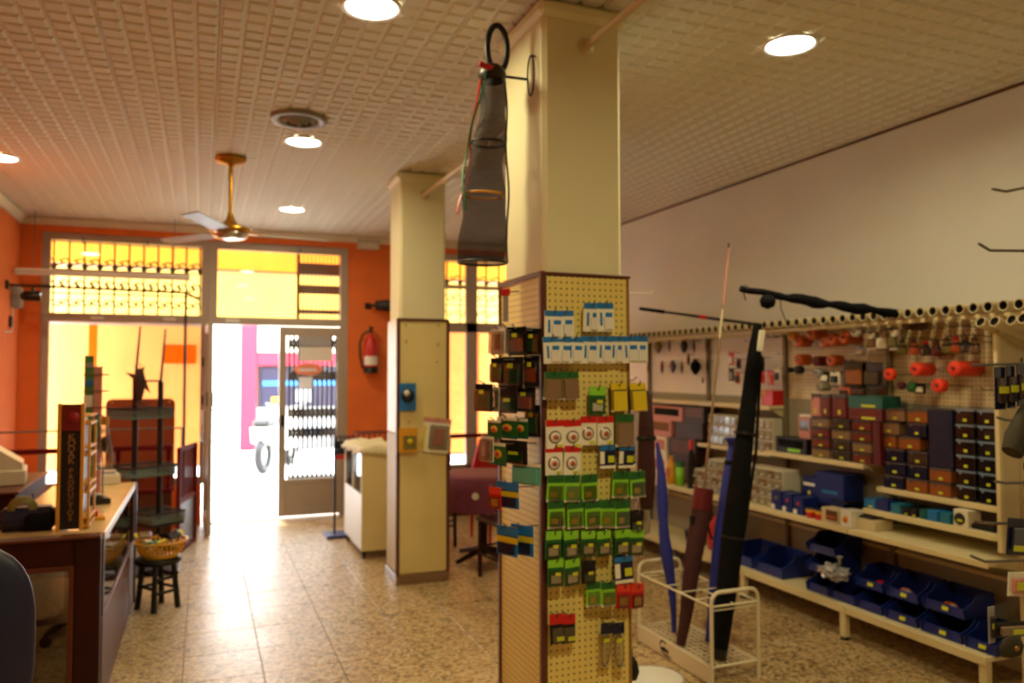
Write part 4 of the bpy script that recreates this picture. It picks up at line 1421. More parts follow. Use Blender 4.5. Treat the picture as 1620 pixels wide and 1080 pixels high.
chair('dark wooden chair pushed in at the near side of the purple table', (2.22, 5.66, 0), 3.3)
chair('dark wooden chair at the left of the purple table, half behind the far column', (1.93, 6.95, 0), .5)
q = at(770, 730, 'Y', 7.05)
t = thing('red_chair', 'red plastic chair back showing beyond the purple table', 'chair', (q.x+.12, 7.1, 0), .2)
part('backrest', MB().prism([(-.24, .44), (.24, .44), (.20, .80), (.12, .95), (-.06, .98), (-.14, .80)], .15, .18, 'Y'), M['red'], t)
part('seat', MB().box((0, -.05, .43), (.46, .42, .03), 0, None, .012), M['red'], t)
for sx in (-1, 1):
    for sy in (-.2, .14):
        part('leg', MB().tube([(sx*.2, sy, 0), (sx*.19, sy, .42)], [.014, .022], 8), M['red'], t)

# ------------------------------------------------------------------ blister packs on the columns
def unit_pack(kind):
    """parts of a hanging pack one metre wide and high (scaled by its root): [(name, mesh, material, label)]"""
    P = []

    def bx(name, x0, x1, z0, z1, y0, y1, m, ch=0.0):
        P.append((name, MB().box2((x0, y0, -z0), (x1, y1, -z1), 0, ch).mesh(name), m))

    def disc(name, x, z, rx, rz, y, m):
        mb = MB().lathe([(0, -.003), (.9, -.003), (1, 0), (0, 0)], (0, 0, 0), 14, 0, 'Y')
        mb.v = [(v[0]*rx+x, v[1]+y, v[2]*rz-z) for v in mb.v]
        P.append((name, mb.mesh(name), m))
    card = dict(hookblue='cardw', redoval='cardw', green='green', dgreen='dgreen', darkblue='navy', red='red', blackred='black',
                loop='navy', black='black', yellow='olive', turq='turq', blueyellow='blue2', blackor='black', greenoval='dgreen',
                silver='cardw', olive='olive', blackgreen='black')[kind]
    if kind == 'loop':
        bx('header', -.5, .5, 0, .25, -.002, .002, M[card], .001)
        mb = MB().tube([(.36*math.cos(a), 0, -.62+.36*math.sin(a)) for a in [2*PI*i/20 for i in range(20)]], .028, 5, 0, True, True)
        mb.v = [(v[0], v[1]*.06-.004, v[2]) for v in mb.v]
        P.append(('coil', mb.mesh('coil'), M['steel']))
        bx('price_sticker', -.3, .2, .34, .42, -.012, -.009, M['sticker'])
        bx('film', -.45, .45, .25, 1, -.001, .001, BLISTER)
        return P
    bx('card', -.5, .5, 0, 1, -.001, .001, M[card], .0008)
    if kind == 'hookblue':
        bx('header', -.49, .49, 0, .2, -.003, -.001, M['blue2'])
        bx('print', .02, .42, .34, .66, -.003, -.001, M['blue2'])
        bx('side_stripe', -.30, -.18, .34, .8, -.003, -.001, M['blue2'])
        bx('blister', -.1, .40, .5, .93, -.010, -.001, M['white'], .004)
    elif kind == 'redoval':
        bx('header', -.49, .49, 0, .22, -.003, -.001, M['red'])
        disc('oval_window', 0, .60, .36, .24, -.001, M['khaki'])
        disc('oval_card', 0, .60, .29, .19, -.003, M['white'])
        disc('lure', 0.02, .60, .15, .09, -.006, M['brownor'])
        bx('price_sticker', .1, .42, .86, .96, -.003, -.001, M['sticker'])
    elif kind == 'green':
        bx('header', -.49, .49, 0, .28, -.003, -.001, M['dgreen'])
        bx('blister', -.38, .38, .40, .95, -.014, -.001, BLISTER, .004)
        bx('contents', -.28, .1, .62, .82, -.008, -.002, M['yellow'], .002)
        bx('foot_edge', -.5, .5, .93, 1, -.003, -.001, M['cardw'])
    elif kind in ('dgreen', 'blackgreen'):
        bx('header', -.49, .49, 0, .3, -.003, -.001, M['green'] if kind == 'dgreen' else M['black'])
        bx('blister', -.40, .40, .42, .95, -.014, -.001, BLISTER, .004)
        bx('contents', -.3, .3, .58, .86, -.008, -.002, M['cardw'] if kind == 'dgreen' else M['dgreen'], .002)
        bx('price_sticker', -.1, .24, .46, .58, -.017, -.0145, M['sticker'])
    elif kind == 'greenoval':
        bx('header', -.49, .49, 0, .14, -.003, -.001, M['cardw'])
        disc('badge', 0, .5, .24, .2, -.001, M['basket'])
        disc('badge_core', 0, .5, .12, .1, -.004, M['red'])
        bx('foot_edge', -.5, .5, .92, 1, -.003, -.001, M['teal'])
    elif kind == 'darkblue':
        bx('header', -.49, .49, 0, .2, -.003, -.001, M['blue2'])
        bx('print', -.48, -.2, .25, .8, -.003, -.001, M['cardw'])
        bx('price_sticker', .05, .44, .45, .75, -.003, -.001, M['sticker'])
        bx('foot_edge', -.5, .5, .88, 1, -.003, -.001, M['cardw'])
    elif kind == 'red':
        bx('header', -.49, .49, 0, .3, -.003, -.001, M['floatred'])
        bx('blister', -.38, .38, .42, .95, -.014, -.001, BLISTER, .004)
        bx('contents', -.25, .25, .55, .85, -.008, -.002, M['basket'], .002)
    elif kind == 'blackred':
        bx('header', -.5, .5, 0, .34, -.003, -.001, M['red'])
        bx('blister', -.38, .38, .42, .95, -.012, -.001, BLISTER, .004)
        bx('price_sticker', -.1, .42, .74, .88, -.015, -.0125, M['sticker'])
    elif kind in ('black', 'blackor'):
        bx('header', -.49, .49, 0, .18, -.003, -.001, M['blackcloth'])
        bx('blister', -.42, .42, .25, .95, -.016, -.001, BLISTER, .004)
        bx('contents', -.3, .3, .4, .85, -.009, -.002, M['dgreen'] if kind == 'black' else M['brownor'], .002)
        bx('price_sticker', -.1, .14, .22, .36, -.019, -.0165, M['sticker'])
        bx('silver_edge', -.49, -.34, .2, .95, -.004, -.001, M['chrome'])
    elif kind in ('yellow', 'olive'):
        bx('header', -.49, .49, 0, .22, -.003, -.001, M['yellow'] if kind == 'yellow' else M['dgreen'])
        bx('pouch', -.42, .42, .28, .96, -.016, -.001, M['yellow'] if kind == 'yellow' else M['khaki'], .004)
        bx('foot_edge', -.5, .5, .93, 1, -.003, -.001, M['cardw'])
    elif kind == 'turq':
        bx('header', -.49, .49, 0, .16, -.003, -.001, M['cardw'])
        bx('contents', -.4, .4, .25, .92, -.012, -.001, M['turq'], .003)
    elif kind == 'blueyellow':
        bx('header', -.49, .49, .0, .32, -.004, -.001, M['blue2'])
        bx('yellow_band', -.5, .5, .36, .56, -.003, -.001, M['yellow'])
        bx('contents', -.36, .36, .56, .92, -.012, -.001, M['navy'], .003)
    elif kind == 'silver':
        bx('blister', -.46, .46, .1, .95, -.018, -.001, BLISTER, .005)
        bx('contents', -.3, .3, .2, .8, -.01, -.002, M['chrome'], .003)
    return P


_packs = {}


def pack(name, kind, w, h, loc, rot, label, group, cat='tackle pack'):
    if kind not in _packs:
        _packs[kind] = unit_pack(kind)
    label = label.replace('tackle pack', 'pack')
    t = thing(name, label, cat, loc, rot, group)
    t.scale = (w, 1, h)
    for nm, me, m in _packs[kind]:
        link_mesh(nm, me, m, t)
    return t


hook_me = hook_mb(.075).mesh('hook')
FYB = NY0-.018
KN = dict(hookblue='white tackle pack with blue header', redoval='white oval window pack with red header', green='bright green tackle pack',
          dgreen='dark green tackle pack with cream window', darkblue='navy tackle pack with a yellow label', red='red tackle pack',
          blackred='black tackle pack with red header', loop='coiled leader under a navy header', black='black tackle pack with yellow sticker',
          yellow='yellow tackle pouch', turq='turquoise tackle pack', blueyellow='blue tackle pack with yellow band', olive='olive clear tackle pouch',
          blackor='black tackle pack with orange contents', greenoval='dark green tackle pack with an orange badge', silver='clear silvery tackle pack',
          blackgreen='black tackle pack with green contents')
ROWS = [  # (row phrase, kind, [centres px], top px, width px, height px, deep)
    ('in the top left group', 'hookblue', [872, 890], 492, 31, 44, 2),
    ('in the tilted top right group', 'hookblue', [933, 953], 480, 33, 46, 2),
    ('in the left blue row', 'hookblue', [868, 887, 905], 533, 30, 42, 2),
    ('in the right blue row', 'hookblue', [930, 952, 973, 991, 1008], 532, 30, 44, 2),
    ('under the left blue row', 'olive', [872, 897], 588, 30, 44, 2),
    ('under the right blue row', 'dgreen', [941], 612, 30, 44, 2),
    ('below the right blue row', 'yellow', [974, 1004], 606, 30, 46, 2),
    ('in the upper left red row', 'redoval', [873, 901], 664, 32, 44, 2),
    ('in the upper right red row', 'redoval', [928, 952], 658, 30, 46, 2),
    ('right of the upper red row', 'olive', [984], 655, 36, 52, 2),
    ('in the lower red row', 'redoval', [873, 900], 704, 30, 46, 2),
    ('right of the lower red row', 'darkblue', [957, 988], 704, 30, 36, 2),
    ('in the upper left row', 'green', [876, 902, 928], 750, 29, 42, 2),
    ('in the upper right row', 'green', [978, 1004], 745, 30, 42, 2),
    ('in the lower row', 'green', [876, 907, 933, 958, 980], 790, 29, 44, 2),
    ('right of the bright green row', 'blackgreen', [1003], 806, 26, 36, 2),
    ('in the upper dark green row, left', 'dgreen', [873, 898], 838, 28, 44, 2),
    ('in the upper dark green row, middle', 'dgreen', [927, 950], 838, 26, 40, 2),
    ('in the upper dark green row, right', 'dgreen', [979, 1003], 836, 28, 42, 2),
    ('in the lower dark green row, left', 'dgreen', [876, 902], 882, 28, 42, 2),
    ('in the lower dark green row, middle', 'blackgreen', [927], 884, 26, 36, 1),
    ('in the lower dark green row, right', 'darkblue', [982], 878, 34, 42, 2),
    ('in the bottom green row', 'green', [934, 958], 918, 26, 38, 1),
    ('in the bottom row at the right edge', 'red', [983, 1004], 922, 26, 38, 2),
    ('low on the board', 'blackred', [876, 896], 968, 24, 46, 1),
    ('low on the board', 'loop', [957, 974], 982, 22, 70, 1),
]
for phrase, kind, xs, top, wpx, hpx, deep in ROWS:
    for i, px in enumerate(xs):
        y0 = FYB-.028
        q = at(px, top, 'Y', y0)
        s = .00252
        hk = link_mesh('hook', hook_me, M['steel'], near, (q.x-near_c.x, FYB-near_c.y, q.z-.008))
        for k in range(deep):
            y = FYB-.052+k*.022*(1 if deep > 1 else 0)-(0 if deep > 1 else 0)
            pos = '' if len(xs) == 1 else (ORD[i] + ' ')
            lab = '%s, %s%s' % (KN[kind], pos, phrase)
            if deep > 1:
                lab += ', front one' if k == 0 else ', rear one'
            lab = ' '.join(lab.split())
            jx = random.uniform(-.004, .004) + (.010 if k else 0)
            pack('tackle_pack', kind, wpx*s*.96, hpx*s, (q.x+jx, y, q.z), (random.uniform(-.04, .08), random.uniform(-.05, .05), random.uniform(-.10, .08)), lab,
                 'packs on the near column')
# left face of the near column: hooks run out toward the counter
LEFT = [  # (centre px, top px, width m, height m, kind, x out from board, label)
    (788, 520, .10, .105, 'silver', .16, 'clear silvery tackle pack at the top of the left pegboard, farthest out'),
    (801, 516, .09, .11, 'silver', .11, 'clear silvery tackle pack at the top of the left pegboard, second out'),
    (817, 517, .13, .115, 'blackor', .09, 'black tackle pack with orange print at the top of the left pegboard'),
    (843, 520, .10, .105, 'black', .05, 'black tackle pack at the top of the left pegboard, against the corner trim'),
    (787, 566, .09, .10, 'black', .17, 'black tackle pack in the second left row, farthest out'),
    (811, 564, .15, .13, 'black', .10, 'large black tackle pack with a yellow dot in the second left row'),
    (841, 562, .10, .125, 'blackor', .05, 'black tackle pack in the second left row beside the corner trim'),
    (766, 607, .12, .11, 'black', .22, 'black tackle pack with a yellow sticker farthest left in the third left row'),
    (784, 612, .06, .10, 'silver', .17, 'pale clear tackle pack in the third left row'),
    (804, 610, .13, .11, 'blackgreen', .12, 'black tackle pack in the middle of the third left row'),
    (832, 612, .14, .10, 'blackor', .06, 'black tackle pack with dark red contents in the third left row'),
    (782, 664, .10, .075, 'greenoval', .18, 'dark green badge pack farthest out in the upper green left row'),
    (802, 660, .14, .085, 'greenoval', .13, 'dark green badge pack in the middle of the upper green left row'),
    (823, 662, .10, .08, 'greenoval', .08, 'dark green badge pack nearest the board in the upper green left row'),
    (843, 640, .09, .13, 'black', .045, 'tall black tackle pack with a yellow sticker beside the corner trim'),
    (771, 690, .09, .10, 'silver', .21, 'pale grey tackle pack farthest out in the lower green left row'),
    (787, 700, .12, .09, 'greenoval', .17, 'dark green badge pack in front in the lower green left row'),
    (812, 696, .18, .095, 'blackgreen', .10, 'wide dark green tackle pack near the board in the lower green left row'),
    (833, 732, .18, .085, 'turq', .07, 'turquoise tackle pack on the left pegboard'),
    (783, 770, .08, .09, 'red', .17, 'pinkish tackle pack under the green rows on the left pegboard'),
    (803, 762, .14, .105, 'blueyellow', .12, 'blue topped tackle pack under the green rows on the left pegboard'),
    (803, 832, .14, .115, 'blueyellow', .13, 'blue and yellow tackle pack low on the left pegboard, the outer one'),
    (826, 830, .14, .12, 'blueyellow', .07, 'blue and yellow tackle pack low on the left pegboard, the inner one'),
]
XLB = NX0-.018
lh = {}
for px, top, w, h, kind, out, lab in LEFT:
    x = XLB-out
    q = at(px, top, 'X', x)
    y = min(max(q.y, NY0+.0), NY1+.02)
    z = at(px, top, 'Y', y).z
    key = (round(y, 2), round(z, 1))
    if key not in lh or lh[key] < out:
        lh[key] = out
        part('hook', hook_mb(out+.02), M['steel'], near, (-nw-.018, y-near_c.y, z-.006), (0, 0, -PI/2))
    pack('tackle_pack', kind, w*.82, h, (q.x if abs(q.y-y) < 1e-6 else at(px, top, 'Y', y).x, y, z), (random.uniform(-.04, .06), 0, -PI/2+.42+random.uniform(-.1, .1)), lab, 'packs on the near column')
q = at(800, 462, 'X', XLB-.08)
t = thing('clip_strip', 'white strip with a red clip hung high on the left pegboard', 'clip', (q.x, max(q.y, NY0+.02), q.z), -PI/2+.4)
part('clip', MB().box((0, 0, 0), (.05, .012, .03), 0, None, .004), M['red'], t)
part('strip', MB().box((0, .0, -.07), (.03, .003, .11)), M['greyp'], t)
part('cord', MB().tube([(0, .004, 0), (.0, .08, .01)], .003, 5), M['steel'], t)
# three packs on the far column
yb = FY0-.016
for k, (x0, y0, x1, y1, lab) in enumerate(((632, 606, 658, 650, 'blue and black tackle pack upper left on the far column'),
                                          (631, 676, 660, 716, 'yellow boxed tackle pack lower left on the far column'),
                                          (671, 661, 714, 717, 'large pale pink and yellow pack tilted at the right edge of the far column'))):
    a, b = at(x0, y1, 'Y', yb-.02), at(x1, y0, 'Y', yb-.02)
    w, h = b.x-a.x, b.z-a.z
    t = thing('tackle_pack', lab, 'tackle pack', ((a.x+b.x)/2, yb-.022, b.z), (0, .10 if k == 2 else .0, -.08))
    if k == 0:
        part('card', MB().box((0, 0, -h/2), (w, .004, h), 0, None, .02), M['blue2'], t)
        part('reel', MB().lathe([(.02, -.02), (.045, -.02), (.05, 0), (.02, 0)], (.0, -.004, -h*.45), 18, 0, 'Y'), M['black'], t)
        part('ring', MB().lathe([(.0, -.025), (.022, -.022), (.024, 0), (0, 0)], (-.01, -.004, -h*.35), 14, 0, 'Y'), M['white'], t)
    elif k == 1:
        part('box', MB().box((0, -.01, -h/2), (w, .024, h), 0, None, .003), M['basket'], t)
        part('window', MB().box((0.01, -.0225, -h*.6), (w*.7, .004, h*.55)), M['olive'], t)
        part('badge', MB().lathe([(0, -.004), (.022, -.004), (.022, 0), (0, 0)], (.01, -.026, -h*.55), 14, 0, 'Y'), M['yellow'], t)
    else:
        part('card', MB().box((0, 0, -h/2), (w, .004, h), 0, None, .004), M['cardw'], t)
        part('edge_band', MB().box((0, -.003, -h*.06), (w, .004, h*.12)), M['pink'], t)
        part('side_band', MB().box((-w*.44, -.003, -h*.6), (w*.1, .004, h*.75)), M['yellow'], t)
        part('blister', MB().box((.02, -.012, -h*.55), (w*.7, .02, h*.7), 0, None, .008), BLISTER, t)
        part('contents', MB().box((.02, -.006, -h*.55), (w*.4, .008, h*.5), 0, None, .003), M['pink'], t)
    part('hang_hook', MB().tube([(0, .022, -.004), (0, -.02, -.004), (0, -.026, .006)], .0025, 5), M['steel'], t)
# maroon cloth bag and clear bundle hanging on the column's right side
q = at(1018, 625, 'Y', 3.1)
t = thing('maroon_bag', 'long dark maroon cloth rod bag hanging on the right side of the near column', 'bag', (q.x+.012, 3.1, q.z))
L_ = q.z-at(1018, 805, 'Y', 3.1).z
part('sleeve', MB().lathe([(.012, .02), (.03, 0), (.038, -L_*.3), (.046, -L_*.7), (.03, -L_), (0, -L_-.005)], (0, 0, 0), 14, 0, 'Z', 1, .7), M['maroon'], t)
part('strap', MB().tube([(-.02, 0, .02), (-.045, 0, .05), (NX1+.02-q.x-.012, 0, .05)], .006, 6), M['maroon'], t)
part('tie', MB().lathe([(.046, -L_*.36), (.05, -L_*.38), (.047, -L_*.40)], (0, 0, 0), 14, 0, 'Z', 1, .7), M['black'], t)
q = at(1020, 800, 'Y', 3.16)
t = thing('clear_bundle', 'brownish clear bundle hanging below the maroon bag beside the near column', 'bag', (q.x+.01, 3.2, q.z))
part('film', MB().lathe([(.012, .05), (.03, 0), (.04, -.06), (.035, -.13), (.0, -.15)], (0, 0, 0), 12), M['clear'], t)
part('contents', MB().lathe([(0, 0), (.02, -.03), (.024, -.09), (0, -.12)], (0, 0, 0), 10), M['brown'], t)
part('string', MB().tube([(0, 0, .05), (NX1+.02-q.x-.01, 0, .09)], .003, 5), M['steel'], t)

# ------------------------------------------------------------------ wall shelving down the right side
BYS = [2.72, 3.62, 4.55, 5.48, 6.41, 7.34]
XBK = 3.95                      # face of the back panels
BAYN = ['nearest bay of the cream wall shelving, with blue bins and navy tackle boxes',
        'second bay of the cream wall shelving, with red boxed lures and blue reel boxes',
        'third bay of the cream wall shelving, with white pegboard and clear drawer units',
        'fourth bay of the cream wall shelving, with white pegboard full of small lures',
        'farthest bay of the cream wall shelving, mostly behind the near column']
SHELF = {  # bay: [(front X, top z, y0 offset, y1 offset)]
    0: [(3.58, .66, 0, 0), (3.70, .775, 0, 0), (3.77, .905, 0, -.04)],
    1: [(3.58, .66, 0, 0), (3.74, 1.03, .02, 0)],
    2: [(3.58, .66, 0, 0), (3.80, 1.01, 0, 0), (3.80, 1.345, 0, 0)],
    3: [(3.58, .66, 0, 0), (3.80, 1.345, 0, 0)],
    4: [(3.58, .66, 0, 0), (3.80, 1.345, 0, 0)],
}
bays = []
for i in range(5):
    y0, y1 = BYS[i], BYS[i+1]
    yc, wy = (y0+y1)/2, y1-y0
    t = thing('wall_shelving', BAYN[i], 'shelving', (XBK, yc, 0), 0, 'bays of cream wall shelving')
    bays.append(t)
    part('back_panel', MB().box((.015, 0, .78), (.02, wy-.012, 1.24), 0, None, .002), M['grey'], t)
    pg = M['pegb'] if i == 0 else (M['pegb2'] if i == 1 else M['pegw'])
    part('pegboard', MB().box((0, 0, 0), (wy-.012, .02, .46), 0, None, .002), pg, t, (.015, 0, 1.63), (0, 0, -PI/2))
    part('upright', MB().box((.0, -wy/2, .93), (.05, .03, 1.86), 0, None, .003), M['slotpost'], t)
    if i == 4:
        part('upright', MB().box((.0, wy/2, .93), (.05, .03, 1.86), 0, None, .003), M['slotpost'], t)
    part('mid_rail', MB().box((-.005, 0, .50), (.02, wy-.03, .02)), M['ivory'], t)
    bs = part('base_shelf', MB().box((-.20, 0, .1925), (.40, wy-.006, .025), 0, None, .003), M['shelf'], t)
    part('front_lip', MB().box((-.40, 0, .185), (.012, wy-.006, .045), 0, None, .003), M['ivory'], bs)
    lg = part('leg', MB().box((-.375, -wy/2+.03, .10), (.04, .045, .165), 0, None, .004), M['ivory'], t)
    part('levelling_foot', MB().lathe([(0, 0), (.026, 0), (.022, .012), (.01, .018), (.01, .03)], (-.375, -wy/2+.03, 0), 14), M['black'], lg)
    if i in (2, 3):
        pass
    for fx_, z, a, b in SHELF[i]:
        d = XBK-fx_
        s = part('shelf', MB().box((-d/2, (a+b)/2, z-.0125), (d, wy-.008-a+b, .025), 0, None, .003), M['shelf'], t)
        part('front_lip', MB().box((-d, (a+b)/2, z-.016), (.012, wy-.008-a+b, .032), 0, None, .003), M['ivory'], s)
        for sy in (-1, 1):
            part('bracket', MB().prism([(-d+.02, z-.026), (-.01, z-.026), (-.01, z-.09)], (a+b)/2+sy*(wy/2-.02)-.002, (a+b)/2+sy*(wy/2-.02)+.002, 'Y'), M['ivory'], s)

# rack of plastic tubes along the top
rk = thing('rod_tube_rack', 'long rack of open cream plastic tubes running along the top of the wall shelving', 'rod rack', (3.85, 4.9, 1.86))
for x in (-.17, .11):
    part('bearer', MB().box((x, -.02, .013), (.03, 4.74, .022), 0, None, .003), M['ivory'], rk)
tb = MB()
n = 16
pr = [(.0265, -.26), (.0265, .19), (.0225, .19), (.0225, -.26), (.0265, -.26)]
tb.lathe(pr, (0, 0, 0), n, 0, 'X')
tb_me = tb.mesh('tube')
bore = MB().lathe([(.0, .18), (.0222, .18), (.0222, -.255), (.0225, -.256)], (0, 0, 0), n, 0, 'X').mesh('bore_shade')  # dark liner stands in for the shade down each tube
yy = 2.545
k = 0
while yy < 7.25:
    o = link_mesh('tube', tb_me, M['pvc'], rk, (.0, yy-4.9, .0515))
    link_mesh('bore_shade', bore, M['hole'], o, (0, 0, 0))
    yy += .0785

# two rods resting in the tubes, sticking out over the aisle
def rodthing(name, label, p0, p1, builder):
    t = thing(name, label, 'fishing rod', p0)
    builder(t, Vector((0, 0, 0)), Vector(p1)-Vector(p0))
    return t


ty = 2.545+.0785*round((4.42-2.545)/.0785)
p0 = Vector((3.70, ty, 1.9115))
p1 = at(1012, 488, 'Y', ty+.1)


def b1(t, a, b):
    part('blank', MB().tube([a, a.lerp(b, .5), b], [.011, .010, .007], 8), M['black'], t)
    part('tip_guard', MB().tube([a.lerp(b, .82), b], [.013, .011], 8), M['blackcloth'], t)
    part('red_ring', MB().tube([a.lerp(b, .50), a.lerp(b, .56)], .0125, 8), M['red'], t)


rodthing('fishing_rod', 'thin black rod poking out of a tube toward the near column', p0, p1, b1)
ty = 2.545+.0785*round((3.28-2.545)/.0785)
p0 = Vector((3.70, ty, 1.9115))
p1 = at(1172, 456, 'Y', ty+.06)


def b2(t, a, b):
    d = b-a
    L = d.length
    pts, rs = [], []
    for i in range(25):
        f = i/24
        pts.append(a+d*f+Vector((0, 0, -.012*math.sin(PI*f)+.004*math.sin(f*31))))
        rs.append(.0205 if f < .1 else (.026+.006*math.sin(f*23)+.004*math.sin(f*47) if f < .82 else .017))
    part('sleeve', MB().tube(pts, rs, 10), M['navycloth'], t)
    q = a+d*.86
    part('reel_pouch', MB().lathe([(0, .035), (.03, .025), (.042, 0), (.034, -.03), (0, -.045)], q+Vector((0, -.01, -.045)), 14), M['navycloth'], t)
    part('end_knob', MB().tube([a+d*.97, b], [.02, .012], 8), M['black'], t)
    part('drawstring', MB().tube([a+d*.78, a+d*.78+Vector((.0, 0, -.07)), a+d*.76+Vector((.01, 0, -.14))], .0025, 5), M['iron'], t)
    part('drawstring', MB().tube([b, b+Vector((.02, 0, -.03)), b+Vector((.03, 0, -.06))], .003, 5), M['iron'], t)


rodthing('rod_bag', 'lumpy navy black rod bag lying in the tubes, pointing across the aisle', p0, p1, b2)

# slim pale floor lance leaning from the rod cart
# ------------------------------------------------------------------ shelf goods
RZ = -PI/2      # local -y faces the aisle, local +x runs toward the camera


def span(px0, px1, py, X):
    a, b = at(px0, py, 'X', X), at(px1, py, 'X', X)
    return (a.y+b.y)/2, abs(a.y-b.y)


_unit = {}


def unit(kind):
    if kind in _unit:
        return _unit[kind]
    P = []
    if kind == 'tackle_box':
        P = [('body', MB().box((0, .5, .42), (1, 1, .80), 0, None, .03).mesh('body'), 'body'),
             ('lid', MB().box((0, .5, .90), (1.0, 1.0, .16), 0, None, .03).mesh('lid'), 'lid'),
             ('price_label', MB().box((.05, -.012, .26), (.2, .02, .19), 0, None, .01).mesh('price_label'), 'label'),
             ('latch', MB().box((-.25, -.012, .80), (.12, .025, .2), 0, None, .01).mesh('latch'), 'lid')]
    elif kind == 'carton':
        P = [('box', MB().box((0, .5, .5), (1, 1, 1), 0, None, .012).mesh('box'), 'body'),
             ('front_print', MB().box((0, -.004, .62), (.8, .012, .5)).mesh('front_print'), 'lid'),
             ('price_label', MB().box((.1, -.008, .2), (.4, .012, .2)).mesh('price_label'), 'label')]
    _unit[kind] = P
    return P


def goods(name, kind, label, cat, X, yc, z, w, d, h, mats, group=None, rz=0.0, drop=()):
    t = thing(name, label, cat, (X, yc, z), RZ+rz, group)
    t.scale = (w, d, h)
    for nm, me, key in unit(kind):
        if nm in drop:
            continue
        link_mesh(nm, me, mats[key], t)
    return t


def tmats(body, lid='smokelid', label='sticker'):
    return dict(body=M[body], lid=M[lid], label=M[label])


# --- nearest bay: two stacks of tackle boxes on the upper shelf
ZA = .906
topz = at(1432, 646, 'X', 3.775).z
hA = (topz-ZA)/6-.001
COLN = {'a': 'left column of the navy stack', 'b': 'right column of the navy stack'}
specA = [(0, 'a', 1396, 1428, 'smokeblue', 'smoked blue'), (0, 'b', 1432, 1466, 'smokeor', 'orange'),
         (1, 'a', 1396, 1430, 'smokeblue', 'smoked blue'), (1, 'b', 1434, 1464, 'smokeblue', 'smoked blue'),
         (2, 'a', 1398, 1429, 'smokeblue', 'smoked blue'), (2, 'b', 1434, 1466, 'smoke', 'smoky brown'),
         (3, 'a', 1397, 1416, 'smokeor', 'short orange'), (3, 'b', 1420, 1454, 'smokeor', 'orange'),
         (4, 'a', 1388, 1422, 'khaki', 'pale khaki'), (4, 'b', 1434, 1464, 'smokeblue', 'smoked blue'),
         (5, 'a', 1398, 1430, 'khaki', 'pale khaki'), (5, 'b', 1434, 1466, 'smokeor', 'orange')]
ROWN = ['bottom row', 'second row up', 'third row up', 'fourth row up', 'fifth row up', 'top row']
for r_, c, x0, x1, mm, cn in specA:
    yc, w = span(x0, x1, 700+14*(3-r_), 3.775)
    goods('tackle_box', 'tackle_box', '%s clear tackle box, %s, %s' % (cn, ROWN[r_], COLN[c]), 'tackle box', 3.775+.004*(r_ % 2), yc, ZA+r_*(hA+.001), w*.97, .15, hA, tmats(mm), 'tackle boxes in the nearest bay')
for k, (x0, x1, r_, cn) in enumerate(((1470, 1503, 0, 'brown orange clear tackle box, bottom row, just left of the black stack'),
                                      (1470, 1504, 1, 'wide orange clear tackle box under the tall navy carton'))):
    yc, w = span(x0, x1, 760, 3.775)
    goods('tackle_box', 'tackle_box', cn, 'tackle box', 3.775, yc, ZA+r_*(hA+.001), w, .15, hA, tmats('smokeor'), 'tackle boxes in the nearest bay')
yc, w = span(1469, 1507, 690, 3.78)
goods('tall_carton', 'carton', 'tall plain navy carton between the two tackle box stacks', 'carton', 3.78, yc, ZA+2*(hA+.001), w, .15, topz+.005-ZA-2*(hA+.001), tmats('navy', 'navy', 'navy'), None, 0, ('price_label',))
topb = at(1540, 647, 'X', 3.775).z
hB = (topb-ZA)/6-.001
for r_ in range(6):
    for c, x0, x1 in (('left', 1511, 1542), ('right', 1546, 1577)):
        yc, w = span(x0, x1, 718, 3.775)
        goods('tackle_box', 'tackle_box', 'glossy black tackle box, %s, %s column of the black stack' % (ROWN[r_], c), 'tackle box', 3.775, yc, ZA+r_*(hB+.001), w*.97, .15, hB,
              tmats('smokeblack', 'lidsheen'), 'tackle boxes in the nearest bay')
# --- narrow shelf: teal and blue lure cartons
ZN = .776
rowN = [(1367, 1384, .055, 'blue2', 'bright blue'), (1386, 1404, .06, 'blue', 'blue'), (1409, 1424, .055, 'turqd', 'teal blue'), (1427, 1437, .045, 'black', 'black'),
        (1439, 1450, .045, 'black', 'black'), (1454, 1464, .05, 'teal', 'teal green'), (1466, 1482, .055, 'blue2', 'bright blue'), (1486, 1502, .055, 'turqd', 'teal blue')]
for i, (x0, x1, h, mm, cn) in enumerate(rowN):
    yc, w = span(x0, x1, 795, 3.72)
    goods('lure_carton', 'carton', 'small %s carton, %s along the narrow shelf' % (cn, (ORD[i]+' from the left') if i else 'leftmost'), 'carton', 3.72, yc, ZN, w, .14, h, tmats(mm, mm), 'cartons on the narrow shelf', 0, () if i in (0, 3, 4) else ('price_label',))
yc, w = span(1508, 1531, 820, 3.715)
t = thing('picture_box', 'cream box with a dark round picture at the right of the narrow shelf', 'carton', (3.715, yc, ZN), RZ)
part('box', MB().box((0, .05, .045), (w, .1, .09), 0, None, .004), M['cream'], t)
part('picture', MB().lathe([(0, -.003), (.03, -.003), (.032, 0), (0, 0)], (-.004, -.001, .042), 16, 0, 'Y'), M['black'], t)
part('picture_mark', MB().box((0, -.006, .035), (.03, .003, .012)), M['sticker'], t)
yc, w = span(1534, 1572, 835, 3.74)
t = thing('lure_tray', 'dark flat tray at the right end of the narrow shelf', 'tray', (3.74, yc, ZN), RZ)
part('tray', MB().box((0, .06, .012), (w, .12, .024), 0, None, .004), M['black'], t)
part('contents', MB().box((0, .06, .03), (w*.8, .1, .014), 0, None, .005), M['brown'], t)
